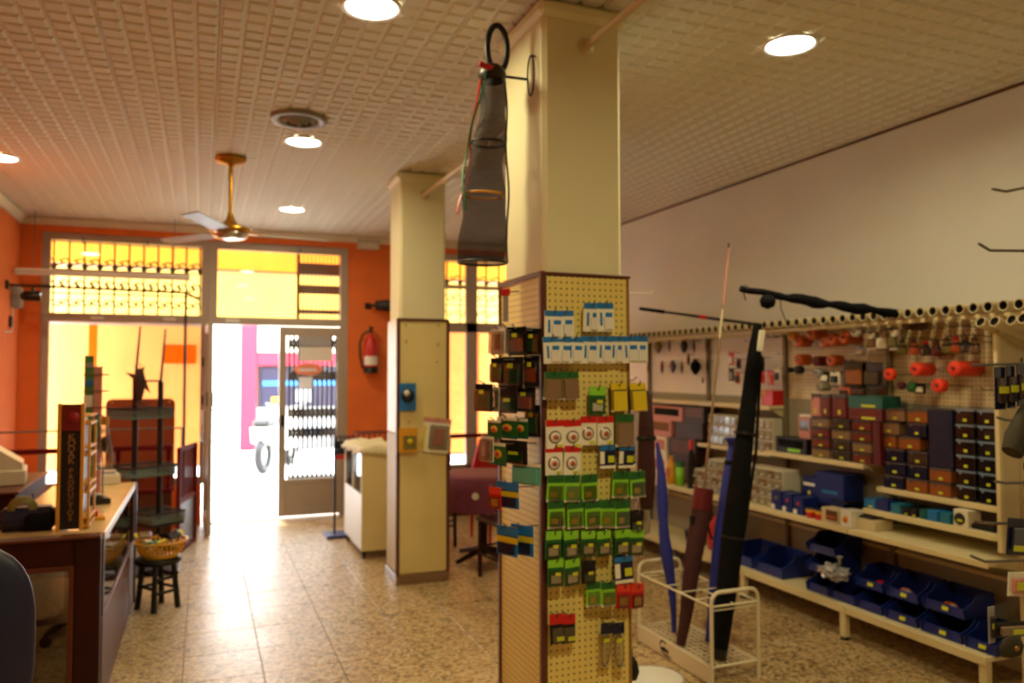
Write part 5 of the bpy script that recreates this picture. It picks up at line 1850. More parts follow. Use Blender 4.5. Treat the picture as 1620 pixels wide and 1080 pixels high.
# --- mid shelf near the bay joint
ZM = .661
yc, w = span(1299, 1327, 820, 3.62)
t = thing('picture_box', 'grey brown box with a dark picture on the mid shelf by the bay joint', 'carton', (3.62, yc, ZM), RZ)
part('box', MB().box((0, .05, .042), (w, .1, .084), 0, None, .004), M['ivory2'], t)
part('picture', MB().box((w*.12, -.003, .045), (w*.62, .004, .06)), M['brown'], t)
part('picture_band', MB().box((w*.12, -.006, .035), (w*.5, .003, .014)), M['brownor'], t)
yc, w = span(1329, 1346, 824, 3.60)
t = thing('picture_box', 'white box with a round red and yellow picture on the mid shelf', 'carton', (3.60, yc, ZM), RZ)
part('box', MB().box((0, .05, .05), (w, .1, .10), 0, None, .004), M['white'], t)
part('picture', MB().lathe([(0, -.003), (.02, -.003), (.022, 0), (0, 0)], (0, -.001, .045), 16, 0, 'Y'), M['basket'], t)
part('picture_mark', MB().box((.004, -.006, .042), (.02, .003, .012)), M['red'], t)
yc, w = span(1350, 1384, 826, 3.64)
t = thing('open_box', 'low cream open box with a dark lid on the mid shelf', 'carton', (3.64, yc, ZM), RZ)
part('tray', MB().box((0, .07, .03), (w, .14, .06), 0, None, .004), M['ivory2'], t)
part('lid', MB().box((-.01, .07, .068), (w*.6, .1, .014), 0, None, .004), M['black'], t)
# --- second bay: red boxed lure stack on the shelf
Z2 = 1.031
h2 = (at(1330, 662, 'X', 3.75).z-Z2)/4-.001
cols = [(1283, 1311, 'smokered', 'pinkish'), (1315, 1344, 'smoke', 'brown'), (1347, 1378, 'smokered', 'reddish')]
for c, (x0, x1, mm, cn) in enumerate(cols):
    yc, w = span(x0, x1, 690, 3.75)
    for r_ in range(4):
        goods('tackle_box', 'tackle_box', '%s clear lure box, %s, %s column on the red bay shelf' % (cn, ROWN[r_] if r_ < 3 else 'top row', ORD[c]), 'tackle box', 3.75, yc, Z2+r_*(h2+.001), w*.97, .17, h2,
              tmats(mm if (r_+c) % 3 else 'khaki', 'smokelid'), 'lure boxes in the second bay')
zt4 = Z2+4*(h2+.001)
yc, w = span(1380, 1393, 690, 3.75)
goods('dark_carton', 'carton', 'tall dark red carton at the right end of the red bay shelf', 'carton', 3.75, yc, Z2, w*.9, .17, 4*h2, tmats('darkred', 'darkred', 'darkred'), None, 0, ('price_label',))
ht = at(1300, 622, 'X', 3.75).z-zt4
for c, (x0, x1, mm, cn) in enumerate(((1283, 1296, 'pink', 'pink'), (1298, 1312, 'smokered', 'reddish'), (1316, 1338, 'smokered', 'red brown'))):
    yc, w = span(x0, x1, 650, 3.75)
    goods('lure_box', 'tackle_box', 'tall %s lure box on top of the red bay stack, %s' % (cn, ORD[c]), 'tackle box', 3.75, yc, zt4, w*.97, .15, ht, tmats(mm), 'lure boxes in the second bay')
yc, w = span(1342, 1396, 655, 3.75)
goods('red_box', 'carton', 'dark red long box under the green case in the second bay', 'carton', 3.75, yc, zt4, w*.98, .15, ht*.47, tmats('darkred', 'smokered'), None)
goods('green_case', 'carton', 'long dark teal green case on top of the red lure stack', 'case', 3.75, yc, zt4+ht*.475, w, .15, ht*.48, tmats('teal', 'teal'), None)
yc, w = span(1228, 1279, 705, 3.78)
goods('black_box', 'carton', 'long black box with a green sticker at the left of the red bay shelf', 'carton', 3.77, yc, Z2, w*.96, .12, at(1250, 692, 'X', 3.77).z-Z2, tmats('black', 'blackcloth', 'green'), None)
zb2 = at(1250, 692, 'X', 3.77).z+.001
for k, (x0, x1, y0, mm, cn) in enumerate(((1262, 1279, 660, 'pink', 'pale pink card'), (1280.5, 1282.5, 660, 'black', 'thin dark card'))):
    yc, w = span(x0, x1, 675, 3.79)
    goods('card_pack', 'carton', cn+' pack standing on the long black box', 'carton', 3.80, yc, zb2, w, .05, at(1270, y0, 'X', 3.79).z-zb2, tmats(mm, 'smoke' if k == 0 else mm), None, 0, ('price_label',))
# blue reel boxes on the mid shelf
bxs = [(1220, 1235, 776, 'small navy reel box, left of three'), (1238, 1252, 780, 'small navy reel box with a red dot, middle of three'), (1255, 1270, 786, 'small navy reel box with a red dot, right of three')]
for k, (x0, x1, y0, lab) in enumerate(bxs):
    yc, w = span(x0, x1, 795, 3.62)
    h = at((x0+x1)/2, y0, 'X', 3.62).z-ZM
    t = thing('reel_box', lab+' on the mid shelf', 'carton', (3.62, yc, ZM), RZ, 'small navy reel boxes')
    part('box', MB().box((0, .06, h/2), (w, .12, h), 0, None, .003), M['blue'], t)
    part('dot', MB().lathe([(0, -.003), (.011, -.003), (.012, 0), (0, 0)], (.004, -.001, h*.62), 12, 0, 'Y'), M['olive'] if k == 0 else M['red'], t)
    part('corner_label', MB().box((-w*.3, -.002, h*.14), (w*.36, .004, h*.26)), M['white'], t)
yc, w = span(1288, 1337, 775, 3.74)
zr = .80
t = thing('large_reel_box', 'large dark blue reel box with an open lid behind the small navy boxes', 'carton', (3.74, yc, ZM), RZ)
H3 = at(1310, 748, 'X', 3.74).z-ZM
part('lower_box', MB().box((0, .09, .04), (w*1.05, .18, .08), 0, None, .004), M['navy'], t)
part('upper_box', MB().box((-.01, .09, .08+(H3-.08)/2), (w*.92, .17, H3-.08), 0, None, .004), M['blue'], t)
part('lid_flap', MB().box((.09, .08, .115), (w*.5, .17, .008), 0, (0, .05, 0)), M['black'], t)
part('print', MB().box((0, .002, .16), (w*.5, .004, .02)), M['blue2'], t)
yc, w = span(1258, 1280, 765, 3.66)
zz = at(1262, 785, 'X', 3.66).z
t = thing('reel_box', 'upright navy reel box with a pale label, standing behind the three small ones', 'carton', (3.76, yc+.045, ZM), RZ)
H4 = at(1262, 752, 'X', 3.745).z-ZM
part('box', MB().box((0, .05, H4/2), (w, .1, H4), 0, None, .003), M['blue'], t)
part('label', MB().box((0, -.002, H4*.80), (w*.8, .004, .02)), M['white'], t)
part('dot', MB().lathe([(0, -.003), (.014, -.003), (.015, 0), (0, 0)], (.0, -.001, H4*.55), 12, 0, 'Y'), M['sticker'], t)
for k, (x0, x1) in enumerate(((1271, 1283), (1285, 1297))):
    yc, w = span(x0, x1, 812, 3.60)
    t = thing('bait_tin', 'small red and yellow bait tub on the mid shelf, %s of the pair' % ('left', 'right')[k], 'tub', (3.63, yc, ZM), RZ, 'red and yellow bait tubs')
    part('tub', MB().lathe([(0, 0), (w*.40, 0), (w*.46, .05), (0, .05)], (0, 0, 0), 16), M['red'], t)
    part('band', MB().lathe([(w*.465, .035), (w*.48, .052), (w*.47, .055)], (0, 0, 0), 16), M['basket'], t)
    part('lid', MB().lathe([(0, .066), (w*.42, .066), (w*.47, .06), (w*.47, .05)], (0, 0, 0), 16), M['navy'], t)
# red box on third bay's top shelf
yc, w = span(1213, 1246, 630, 3.84)
t = thing('red_carton', 'bright red carton at the right end of the high shelf', 'carton', (3.83, 4.64, 1.346), RZ)
part('box', MB().box((0, .05, .055), (.16, .1, .11), 0, None, .004), M['red'], t)
part('side_strip', MB().box((-.045, -.002, .055), (.012, .004, .108)), M['cream'], t)
part('badge', MB().lathe([(0, -.003), (.02, -.003), (.021, 0), (0, 0)], (-.01, -.001, .09), 12, 0, 'Y'), M['basket'], t)
yc, w = span(1263, 1284, 640, 3.86)
for k, (dz, h, mm, lab) in enumerate(((0, .07, 'cream', 'cream card box, lower of two beside the red lure stack'), (.071, .07, 'greyp', 'pale blue grey card box, upper of two beside the red lure stack'))):
    zq = at(1272, 658, 'X', 3.86).z
    goods('card_box', 'carton', lab, 'carton', 3.86, yc, Z2+.135+dz, w, .07, h, tmats(mm, 'white', mm), None)
goods('card_box', 'carton', 'plain cream box behind the black box, carrying the two card boxes', 'carton', 3.90, yc, Z2, w, .04, .134, tmats('ivory2', 'ivory2', 'ivory2'), None, 0, ('price_label',))
# --- third bay: drawer units
def drawers(label, yc, z, w, h, nx_, nz_, X, d=.16, mm='beigep'):
    t = thing('drawer_unit', label, 'drawer unit', (X, yc, z), RZ, 'cream drawer units of small tackle')
    part('cabinet', MB().box((0, d/2+.004, h/2), (w, d-.008, h), 0, None, .004), M[mm], t)
    for i in range(nx_):
        for j in range(nz_):
            dw, dh = w/nx_, h/nz_
            dr = part('drawer', MB().box((-w/2+dw*(i+.5), 0, dh*(j+.5)), (dw*.84, .012, dh*.78), 0, None, .003), M['drawerclear'] if (i*3+j) % 4 else M['khaki'], t)
            part('knob', MB().box((-w/2+dw*(i+.5), -.01, dh*(j+.3)), (dw*.25, .01, dh*.12)), M['white'], dr)
    return t


Z3 = 1.011
a0, a1 = at(1120, 700, 'X', 3.82).y, at(1166, 700, 'X', 3.82).y
b0, b1_ = at(1186, 700, 'X', 3.82).y, at(1236, 700, 'X', 3.82).y
hz = min(at(1150, 655, 'X', 3.82).z, 1.25)-Z3
drawers('clear cream drawer unit at the left of the third bay middle shelf', (a0+a1)/2, Z3, abs(a0-a1), hz, 5, 3, 3.82, .098)
drawers('clear cream drawer unit at the right of the third bay middle shelf', max((b0+b1_)/2, 4.56+abs(b0-b1_)/2), Z3, abs(b0-b1_), hz, 5, 3, 3.82, .098)
for k, (x0, x1, y0, nx_, nz_, lab) in enumerate(((1092, 1115, 742, 2, 2, 'small cream drawer unit on the mid shelf beside the maroon rod bag'), (1118, 1166, 716, 5, 4, 'cream drawer unit of dark tackle left of the long black rod bag'),
                                            (1178, 1238, 722, 5, 4, 'cream drawer unit of dark tackle right of the long black rod bag'))):
    yc, w = span(x0, x1, 765, 3.66)
    h = min(at((x0+x1)/2, y0, 'X', 3.66).z-ZM, .255)
    drawers(lab, yc, ZM, w*.98, h, nx_, nz_, 3.66)
# --- fourth bay boxes
yc, w = span(1036, 1074, 660, 3.84)
for k, (x0, x1, y0, y1, mm, lab) in enumerate(((1030, 1052, 642, 664, 'pink', 'pale pink carton, upper left in the far bay'), (1054, 1078, 642, 664, 'pink', 'pinkish orange carton with a dark window in the far bay'),
                                               (1030, 1045, 668, 690, 'cardw', 'cream carton below the pink ones in the far bay'), (1047, 1064, 668, 700, 'cardw', 'tall cream carton in the far bay'))):
    pass
Z4 = ZM
def fbox(x0, x1, ztop_py, zbot, mm, lid, lab, X=3.78, d=.14, drop=('price_label',)):
    yc, w = span(x0, x1, 690, X)
    zt = at((x0+x1)/2, ztop_py, 'X', X).z
    goods('carton', 'carton', lab, 'carton', X, yc, zbot, w*.97, d, zt-zbot, tmats(mm, lid), None, 0, drop)
    return zt+.001


z = fbox(1030, 1054, 722, Z4, 'cardw', 'pink', 'tall cream carton at the left of the far mid shelf')
z = fbox(1030, 1054, 690, z, 'cardw', 'pink', 'cream carton, second up at the left of the far mid shelf')
z = fbox(1030, 1062, 664, z, 'pink', 'khaki', 'pinkish carton, third up at the left of the far mid shelf')
z = fbox(1030, 1080, 643, z, 'pink', 'blackcloth', 'wide pinkish carton with a dark window, topmost at the far mid shelf')
z = fbox(1057, 1088, 730, Z4, 'black', 'brown', 'dark brown carton at the bottom of the dark stack in the far bay')
z = fbox(1057, 1101, 692, z, 'blackbrown', 'brown', 'dark brown carton second up in the dark stack in the far bay')
z = fbox(1068, 1112, 668, z, 'blackbrown', 'black', 'dark brown carton third up in the dark stack in the far bay')
z = fbox(1082, 1114, 643, z, 'blackbrown', 'brown', 'dark brown carton topmost in the dark stack in the far bay')
for k, (px, py, mm, lab, s) in enumerate(((1060, 735, 'basket', 'orange and yellow bag of bait on the far mid shelf', .055), (1074, 744, 'green', 'bright green tub on the far mid shelf', .035), (1092, 710, 'red', 'small red capped bottle on the far mid shelf', .03))):
    q = at(px, 765, 'X', 3.64)
    zt = at(px, py-14, 'X', 3.64).z
    t = thing('bait_pouch', lab, 'bait', (3.65, q.y, ZM), RZ)
    h = zt-ZM
    if k == 0:
        part('bag', MB().lathe([(0, 0), (s*.9, 0), (s, h*.3), (s*.8, h*.75), (s*.3, h*.92), (s*.6, h)], (0, 0, 0), 12, 0, 'Z', 1, .6), M['basket'], t)
        part('label', MB().box((0, -s*.62, h*.4), (s, .004, h*.3)), M['brownor'], t)
    elif k == 1:
        part('tub', MB().lathe([(0, 0), (s, 0), (s, h*.8), (0, h*.8)], (0, 0, 0), 14), M['green'], t)
        part('lid', MB().lathe([(s*1.05, h*.78), (s*1.05, h), (0, h)], (0, 0, 0), 14), M['dgreen'], t)
    else:
        part('bottle', MB().lathe([(0, 0), (s, 0), (s, h*.6), (s*.4, h*.8), (s*.4, h*.84)], (0, 0, 0), 14), M['black'], t)
        part('cap', MB().lathe([(s*.6, h*.8), (s*.6, h), (0, h)], (0, 0, 0), 12), M['red'], t)

# ------------------------------------------------------------------ goods on the base shelf
def storage_bin(label, X, yc, z, w, d, h, rz=0.0, group='blue storage bins', lab=True):
    t = thing('storage_bin', label, 'storage bin', (X, yc, z), RZ+rz, group)
    th = .006
    part('floor_panel', MB().box((0, d/2, th/2), (w, d, th), 0, None, .002), M['blue'], t)
    part('back_panel', MB().box((0, d-th/2, h/2), (w, th, h), 0, None, .002), M['blue'], t)
    part('front_lip', MB().box((0, .012, h*.21), (w, th*1.5, h*.42), 0, (-.25, 0, 0), .002), M['blue'], t)
    side = [(0, 0), (d, 0), (d, h), (d*.42, h), (d*.30, h*.72), (-.012, h*.44)]
    for s in (-1, 1):
        part('side_panel', MB().prism(side, s*(w/2-th), s*w/2, 'X'), M['blue'], t)
    if lab:
        part('price_label', MB().box((.01, .001, h*.24), (.038, .003, .02), 0, (-.25, 0, 0)), M['sticker'], t)
    return t


ZB = .206
low = [(1276, 1311), (1313, 1353), (1355, 1396), (1400, 1451), (1456, 1522), (1526, 1576)]
hb_ = .115
for i, (x0, x1) in enumerate(low):
    yc, w = span(x0, x1, 930+i*16, 3.60)
    storage_bin('blue storage bin, %s in the bottom row on the base shelf' % ((ORD[i]+' from the left') if i else 'leftmost'), 3.60, yc, ZB, w*.97, .24, hb_, 0, 'blue storage bins', i > 2)
up = [(1276, 1320), (1352, 1397), (1401, 1453), (1459, 1526)]
for i, (x0, x1) in enumerate(up):
    yc, w = span(x0, x1, 890+i*16, 3.64)
    storage_bin('blue storage bin, %s in the upper row of bins' % ((ORD[i]+' from the left') if i else 'leftmost'), 3.64, yc, ZB+hb_+.001, w*.97, .22, hb_, 0, 'blue storage bins', i > 0)
yc, w = span(1276, 1322, 855, 3.66)
storage_bin('blue storage bin topmost of the three stacked at the left of the bins', 3.66, yc, ZB+2*hb_+.002, w*.97, .22, hb_, 0, 'blue storage bins', False)
# tackle lying in the bins
for k, (px, py, mm, lab) in enumerate(((1398, 908, 'red', 'red lure lying in the second upper bin'), (1430, 925, 'pink', 'pinkish bag of lures lying in the third upper bin'), (1500, 948, 'brownor', 'brown and red lure pack lying in the fourth upper bin'))):
    q = at(px, py, 'X', 3.70)
    t = thing('loose_lure', lab, 'lure', (3.715, q.y+(.03 if k == 0 else 0), ZB+hb_+.009), RZ)
    part('body', MB().lathe([(0, 0), (.025, .004), (.03, .02), (.018, .035), (0, .04)], (0, 0, 0), 12, 0, 'Z', 1.5, 1), M[mm], t)
    part('tag', MB().box((.035, -.02, .03), (.025, .015, .01)), M['white'] if k else M['red'], t)
yc, w = span(1288, 1345, 895, 3.58)
bm = bmesh.new()
bmesh.ops.create_icosphere(bm, subdivisions=3, radius=1)
for v in bm.verts:
    p = v.co
    f = 1+.16*math.sin(p.x*9+p.y*4)+.14*math.sin(p.z*11-p.x*6)+.1*math.sin(p.y*13)
    v.co = Vector((p.x*f*.10, p.y*f*.065, p.z*f*.05))
me = bpy.data.meshes.new('film')
bm.to_mesh(me)
bm.free()
t = thing('crumpled_bag', 'crumpled clear plastic bag spilling out of the stacked bins at the left', 'bag', (3.575, yc-.02, ZB+hb_+.06), RZ)
part('film', me, mat('crumpled_film', rgb(150, 150, 156), .15, coat=.8, var=.35, scale=30), t)
part('knot', MB().lathe([(0, 0), (.012, .01), (.008, .03), (.02, .05)], (.05, 0, .05), 10), M['greyp'], t)
# second bay base shelf: two big blue bins, and the red / blue bags of the third bay
for k, (x0, x1, lab) in enumerate(((1160, 1192, 'large blue bin, the left of two lying on the second bay base shelf'), (1196, 1240, 'large blue bin, the right of two lying on the second bay base shelf'))):
    yc, w = span(x0, x1, 875, 3.62)
    storage_bin(lab, 3.61, yc, ZB, w*.98, .26, .15, 0, 'large blue bins', False)
for k, (x0, x1, y0, mm, lab) in enumerate(((1108, 1150, 811, 'redcloth', 'bright red cloth bag on the base shelf between the standing rod bags'), (1072, 1098, 832, 'bluegrey', 'blue grey bag on the base shelf left of the maroon rod bag'))):
    yc, w = span(x0, x1, 855, 3.66)
    h = at((x0+x1)/2, y0, 'X', 3.66).z-ZB
    t = thing('cloth_bag', lab, 'bag', (3.75, yc, ZB), RZ)
    part('body', MB().lathe([(0, 0), (w*.48, 0), (w*.52, h*.25), (w*.46, h*.6), (w*.28, h*.85), (w*.16, h*.92), (w*.24, h)], (0, 0, 0), 16, 0, 'Z', 1, .45), M[mm], t)
    part('tie', MB().lathe([(w*.17, h*.90), (w*.19, h*.92), (w*.17, h*.94)], (0, 0, 0), 12, 0, 'Z', 1, .45), M['black'], t)
    part('strap', MB().tube([(-w*.3, -w*.2, h*.6), (-w*.1, -w*.26, h*.35), (w*.2, -w*.25, h*.3)], .008, 6), M['blackcloth'], t)

# ------------------------------------------------------------------ things hanging on the wall pegboards
XPB = XBK+.004


def peghook(bay, y, z, out):
    yc = (BYS[bay]+BYS[bay+1])/2
    part('hook', MB().tube([(.004, 0, 0), (-out, 0, 0), (-out-.012, 0, .016)], .003, 6), M['steel'], bays[bay], (0, y-yc, z))


def bay_of(y):
    for i in range(5):
        if BYS[i] <= y < BYS[i+1]:
            return i
    return 4


def hang(name, label, cat, px, py, X, group=None):
    """an empty at the photo pixel on the plane X, facing the aisle, with a peg hook reaching it"""
    q = at(px, py, 'X', X)
    b = bay_of(q.y)
    t = thing(name, label, cat, (X, q.y, q.z), RZ, group)
    return t, q, b


def roll(px, py, r, ln, m, label, X=3.76, name='net_roll', core='black', group=None, cat='roll'):
    t, q, b = hang(name, label, cat, px, py, X, group)
    mb = MB().lathe([(r*.25, 0), (r*.92, 0), (r, .004), (r, ln-.004), (r*.92, ln), (r*.25, ln), (r*.25, 0)], (0, 0, 0), 22, 0, 'Y')
    part('roll', mb, M[m], t)
    part('core', MB().lathe([(0, .004), (r*.26, .004), (r*.26, ln-.004), (0, ln-.004)], (0, 0, 0), 12, 0, 'Y'), M[core], t)
    for f in (.25, .5, .75):
        if ln > .05:
            part('ridge', MB().lathe([(r, ln*f-.006), (r*1.04, ln*f), (r, ln*f+.006)], (0, 0, 0), 20, 0, 'Y'), M[m], t)
    peghook(b, q.y, q.z, XBK-X+.01)
    return t


roll(1405, 592, .036, .035, 'floatred', 'orange red flat disc roll, leftmost of the four bright rolls on the pegboard')
roll(1447, 584, .037, .13, 'floatred', 'orange red roll, second of the four bright rolls on the pegboard')
roll(1508, 583, .040, .19, 'floatred', 'longest orange red roll, at the right of the bright rolls on the pegboard')
roll(1482, 610, .038, .05, 'floatred', 'short orange red roll hanging lowest on the nearest pegboard')
roll(1432, 514, .028, .15, 'brown', 'dark brown roll with a reddish end high on the nearest pegboard', 3.78, 'line_roll', 'red')
roll(1439, 612, .030, .03, 'dgreen', 'small green disc low on the nearest pegboard', 3.80, 'disc_spool', 'yellow')
roll(1424, 610, .024, .03, 'darkred', 'small dark red disc low on the nearest pegboard', 3.80, 'disc_spool', 'black')
sp = [(1250, 531, .028, .06, 'basket', 'yellow orange spool, leftmost of the upper spool row'), (1262, 540, .034, .10, 'brownor', 'rust orange spool, second of the upper spool row'),
      (1282, 528, .036, .12, 'brownor', 'large rust orange spool, highest of the upper spool row'), (1302, 541, .030, .05, 'brownor', 'short rust orange spool, fourth of the upper spool row'),
      (1314, 537, .036, .12, 'brownor', 'rust orange spool, fifth of the upper spool row'), (1334, 534, .036, .13, 'brownor', 'rust orange spool at the right of the upper spool row'),
      (1350, 525, .027, .04, 'white', 'white disc spool at the right end of the upper spool row'),
      (1262, 569, .034, .10, 'brownor', 'rust orange spool, left of the lower spool row'), (1290, 571, .030, .10, 'darkred', 'dark red spool, middle of the lower spool row'),
      (1313, 570, .032, .10, 'brownor', 'rust orange spool, right of the lower spool row'), (1260, 585, .026, .05, 'black', 'black spool under the lower spool row'),
      (1246, 585, .018, .04, 'black', 'small black spool left of the lower spool row'), (1291, 590, .026, .08, 'greyp', 'pale grey tube spool under the lower spool row'),
      (1296, 612, .024, .08, 'grey', 'dull grey tube spool above the red lure stack')]
for px, py, r, ln, m, lab in sp:
    roll(px, py, r*1.12, ln, m, lab+' on the pegboard', 3.80, 'line_spool', 'black', 'line spools on the second pegboard', 'spool')


def lure(px, py, h, w, m, label, X=3.88, group='small lures on the white pegboards', m2='steel'):
    t, q, b = hang('lure', label, 'lure', px, py, X, group)
    w *= 1.7
    h *= 1.15
    part('body', MB().lathe([(0, 0), (w*.3, -h*.06), (w*.5, -h*.3), (w*.45, -h*.6), (w*.2, -h*.9), (0, -h)], (0, 0, 0), 10, 0, 'Z', 1, .5), M[m], t)
    part('head', MB().box((0, 0, .004), (w*.5, .01, .02), 0, None, .003), M[m2], t)
    peghook(b, q.y, q.z+.006, XBK-X)
    return t


LW = [(1023, 540, .085, .018, 'brown', 'slim brown lure, far left of the upper row'), (1041, 540, .10, .07, 'olive', 'wide dark lure bunch with a yellow head in the upper row'),
      (1059, 540, .085, .018, 'black', 'slim black lure, third of the upper row'), (1082, 538, .10, .06, 'black', 'wide black lure bunch with an orange head in the upper row'),
      (1098, 540, .085, .020, 'navy', 'slim dark blue lure, fifth of the upper row'), (1118, 538, .085, .018, 'black', 'slim black lure at the right of the upper row'),
      (1025, 576, .08, .02, 'brown', 'slim brown lure, far left of the lower row'), (1047, 574, .09, .03, 'darkred', 'small dark red and grey lure in the lower row'),
      (1064, 572, .09, .06, 'smoke', 'grey brown lure bunch in the lower row'), (1079, 575, .08, .018, 'navy', 'slim blue grey lure, middle of the lower row'),
      (1089, 562, .08, .026, 'brown', 'brown lure between the upper and lower rows'), (1100, 570, .11, .075, 'blackcloth', 'large black and olive lure bunch in the lower row'),
      (1119, 572, .09, .022, 'black', 'slim black lure at the right of the lower row'), (1112, 600, .03, .016, 'black', 'tiny black lure hanging lowest on the white pegboard')]
for px, py, h, w, m, lab in LW:
    lure(px, py, h, w, m, lab, 3.89, 'small lures on the white pegboards', 'basket' if 'yellow' in lab or 'orange' in lab else 'black')


def blist(px, py, w, h, m, m2, label, X=3.86, group='blister packs on the wall pegboards'):
    t, q, b = hang('blister_pack', label, 'tackle pack', px, py, X, group)
    w *= 1.35
    part('card', MB().box((0, 0, -h/2), (w, .004, h), 0, None, .003), M[m], t)
    part('contents', MB().box((0, -.010, -h*.6), (w*.7, .018, h*.55), 0, None, .006), M[m2], t)
    peghook(b, q.y, q.z-.006, XBK-X+.01)
    return t


BP = [(1157, 557, .05, .10, 'red', 'cardw', 'red and white pack, upper left of the third bay pegboard'), (1157, 582, .05, .10, 'black', 'greyp', 'black pack, lower left of the third bay pegboard'),
      (1169, 567, .04, .075, 'brown', 'black', 'small brown pack, second on the third bay pegboard'), (1167, 588, .04, .09, 'brownor', 'black', 'orange brown pack with black contents low on the third bay pegboard'),
      (1202, 564, .08, .11, 'black', 'smoke', 'black pack beside the long black rod bag on the third pegboard'), (1203, 585, .075, .10, 'red', 'redcloth', 'bright red pack right of the long black rod bag'),
      (1219, 586, .05, .10, 'red', 'brownor', 'bright red pack, second right of the long black rod bag'), (1230, 582, .045, .10, 'cardw', 'black', 'white pack with a red top at the right of the red packs')]
for px, py, w, h, m, m2, lab in BP:
    blist(px, py, w, h, m, m2, lab)
for k, (px, py, w, h, m, m2, lab) in enumerate((
        (1352, 571, .14, .17, 'smoke', 'smokeor', 'large brown blister pack with an orange window on the second pegboard'),
        (1380, 573, .12, .16, 'blackbrown', 'smoke', 'large dark brown blister pack right of the orange windowed one'),
        (1336, 611, .07, .07, 'brownor', 'smoke', 'small orange pack with a yellow sticker above the green case'),
        (1358, 611, .10, .06, 'blackbrown', 'brown', 'small dark pack above the green case'),
        (1305, 588, .06, .07, 'black', 'cardw', 'black and white pack under the lower spool row'), (1321, 588, .06, .08, 'cardw', 'black', 'white and black pack beside the large brown pack'),
        (1379, 527, .08, .10, 'cardw', 'khaki', 'pale clear pack, left of three on the second pegboard'), (1396, 524, .08, .12, 'khaki', 'cardw', 'pale clear pack, middle of three on the second pegboard'),
        (1414, 522, .07, .12, 'cardw', 'olive', 'pale clear pack, right of three on the second pegboard'), (1362, 548, .07, .06, 'greyp', 'chrome', 'small silvery pack below the white disc spool'),
        (1455, 606, .06, .06, 'black', 'cardw', 'black and white pack low on the nearest pegboard'), (1498, 556, .10, .05, 'ivory2', 'khaki', 'tan flat pack on the nearest pegboard behind the bright rolls'))):
    blist(px, py, w, h, m, m2, lab, 3.84)
fc = ['olive', 'brownor', 'smoke', 'darkred', 'olive', 'brownor', 'smoke', 'khaki']
for k, (px, py) in enumerate(((1427, 536), (1446, 536), (1464, 538), (1481, 538), (1497, 533), (1512, 531), (1527, 531), (1541, 532))):
    t, q, b = hang('fringed_lure', 'dark fringed lure in a row on the nearest pegboard, ' + (ORD[k] + ' from the left' if k else 'leftmost'), 'lure', px, py, 3.80, 'fringed lures on the nearest pegboard')
    part('head', MB().lathe([(0, .0), (.014, -.006), (.018, -.02), (0, -.03)], (0, 0, 0), 10), M['red' if k % 3 == 2 else 'brown'], t)
    part('skirt', MB().lathe([(.016, -.02), (.03, -.05), (.034, -.085), (.02, -.09), (0, -.08)], (0, 0, 0), 12, 0, 'Z', 1, .6), M[fc[k]], t)
    part('band', MB().lathe([(.026, -.038), (.029, -.044), (.031, -.05)], (0, 0, 0), 12, 0, 'Z', 1, .6), M['black'], t)
    peghook(b, q.y, q.z+.003, XBK-3.80)
for px, py in ((1441, 522), (1459, 520), (1478, 519), (1497, 516), (1516, 515), (1535, 517), (1552, 540), (1530, 560), (1555, 617), (1520, 612), (1215, 533), (1226, 532), (1238, 531), (1180, 540), (1190, 538), (1232, 560)):
    q = at(px, py, 'X', 3.86)
    peghook(bay_of(q.y), q.y, q.z, .09)

# ------------------------------------------------------------------ end panel, slanted tubes at the right edge
pt, pb = at(1579, 527, 'X', 3.56), at(1583, 874, 'X', 3.56)
YE = (pt.y+pb.y)/2
t = thing('shelf_end_unit', 'cream slotted end panel with a post edge closing the shelving at the right', 'panel', (3.75, YE, 0))
part('edge_post', MB().box2((-.205, -.012, pb.z), (-.180, .012, pt.z), 0, .003), M['ivory'], t)
part('side_board', MB().box2((-.180, -.006, pb.z+.02), (-.06, .006, pt.z), 0, .002), M['ivory2'], t)
part('slot_column', MB().box2((-.06, -.012, 0), (-.015, .012, pt.z), 0, .003), M['ivory2'], t)
for i in range(11):
    z = .78+i*.085
    part('slot', MB().box2((-.045, -.014, z), (-.032, -.0115, z+.03)), M['hole'], t)
part('perforated_board', MB().box((0, 0, 0), (.21, .012, pt.z-pb.z), 0, None, .002), M['pegb'], t, (.09, 0, (pt.z+pb.z)/2))
part('top_bar', MB().box2((-.20, -.02, pt.z), (.2, .02, pt.z+.02), 0, .003), M['ivory'], t)
part('bottom_bar', MB().box2((-.19, -.02, pb.z), (.2, .02, pb.z+.02), 0, .003), M['ivory'], t)
t = thing('slanted_tube_rack', 'four open cream tubes sloping down at the right edge under the long tube row', 'rod rack', (3.75, YE-.06, pt.z+.022))
sd = Vector((.30, -.02, -.11)).normalized()
for k, (px, py) in enumerate(((1551, 509), (1573, 508), (1600, 505), (1618, 503))):
    m_ = at(px, py, 'X', 3.47)
    a = m_-Vector(t.location)
    tbm = MB()
    L = .42
    rot = sd.to_track_quat('X', 'Z').to_matrix()
    mb = MB().lathe([(.0265, 0), (.0265, L), (.022, L), (.022, 0), (.0265, 0)], (0, 0, 0), 16, 0, 'X')
    o = part('tube', mb, M['pvc'], t, a, rot.to_euler())
    link_mesh('bore_shade', MB().lathe([(0, .02), (.0219, .02), (.0219, .001)], (0, 0, 0), 16, 0, 'X').mesh('bore_shade'), M['hole'], o)
part('bearer', MB().box((-.12, -.05, .0), (.02, .30, .018), 0, None, .003), M['ivory'], t)

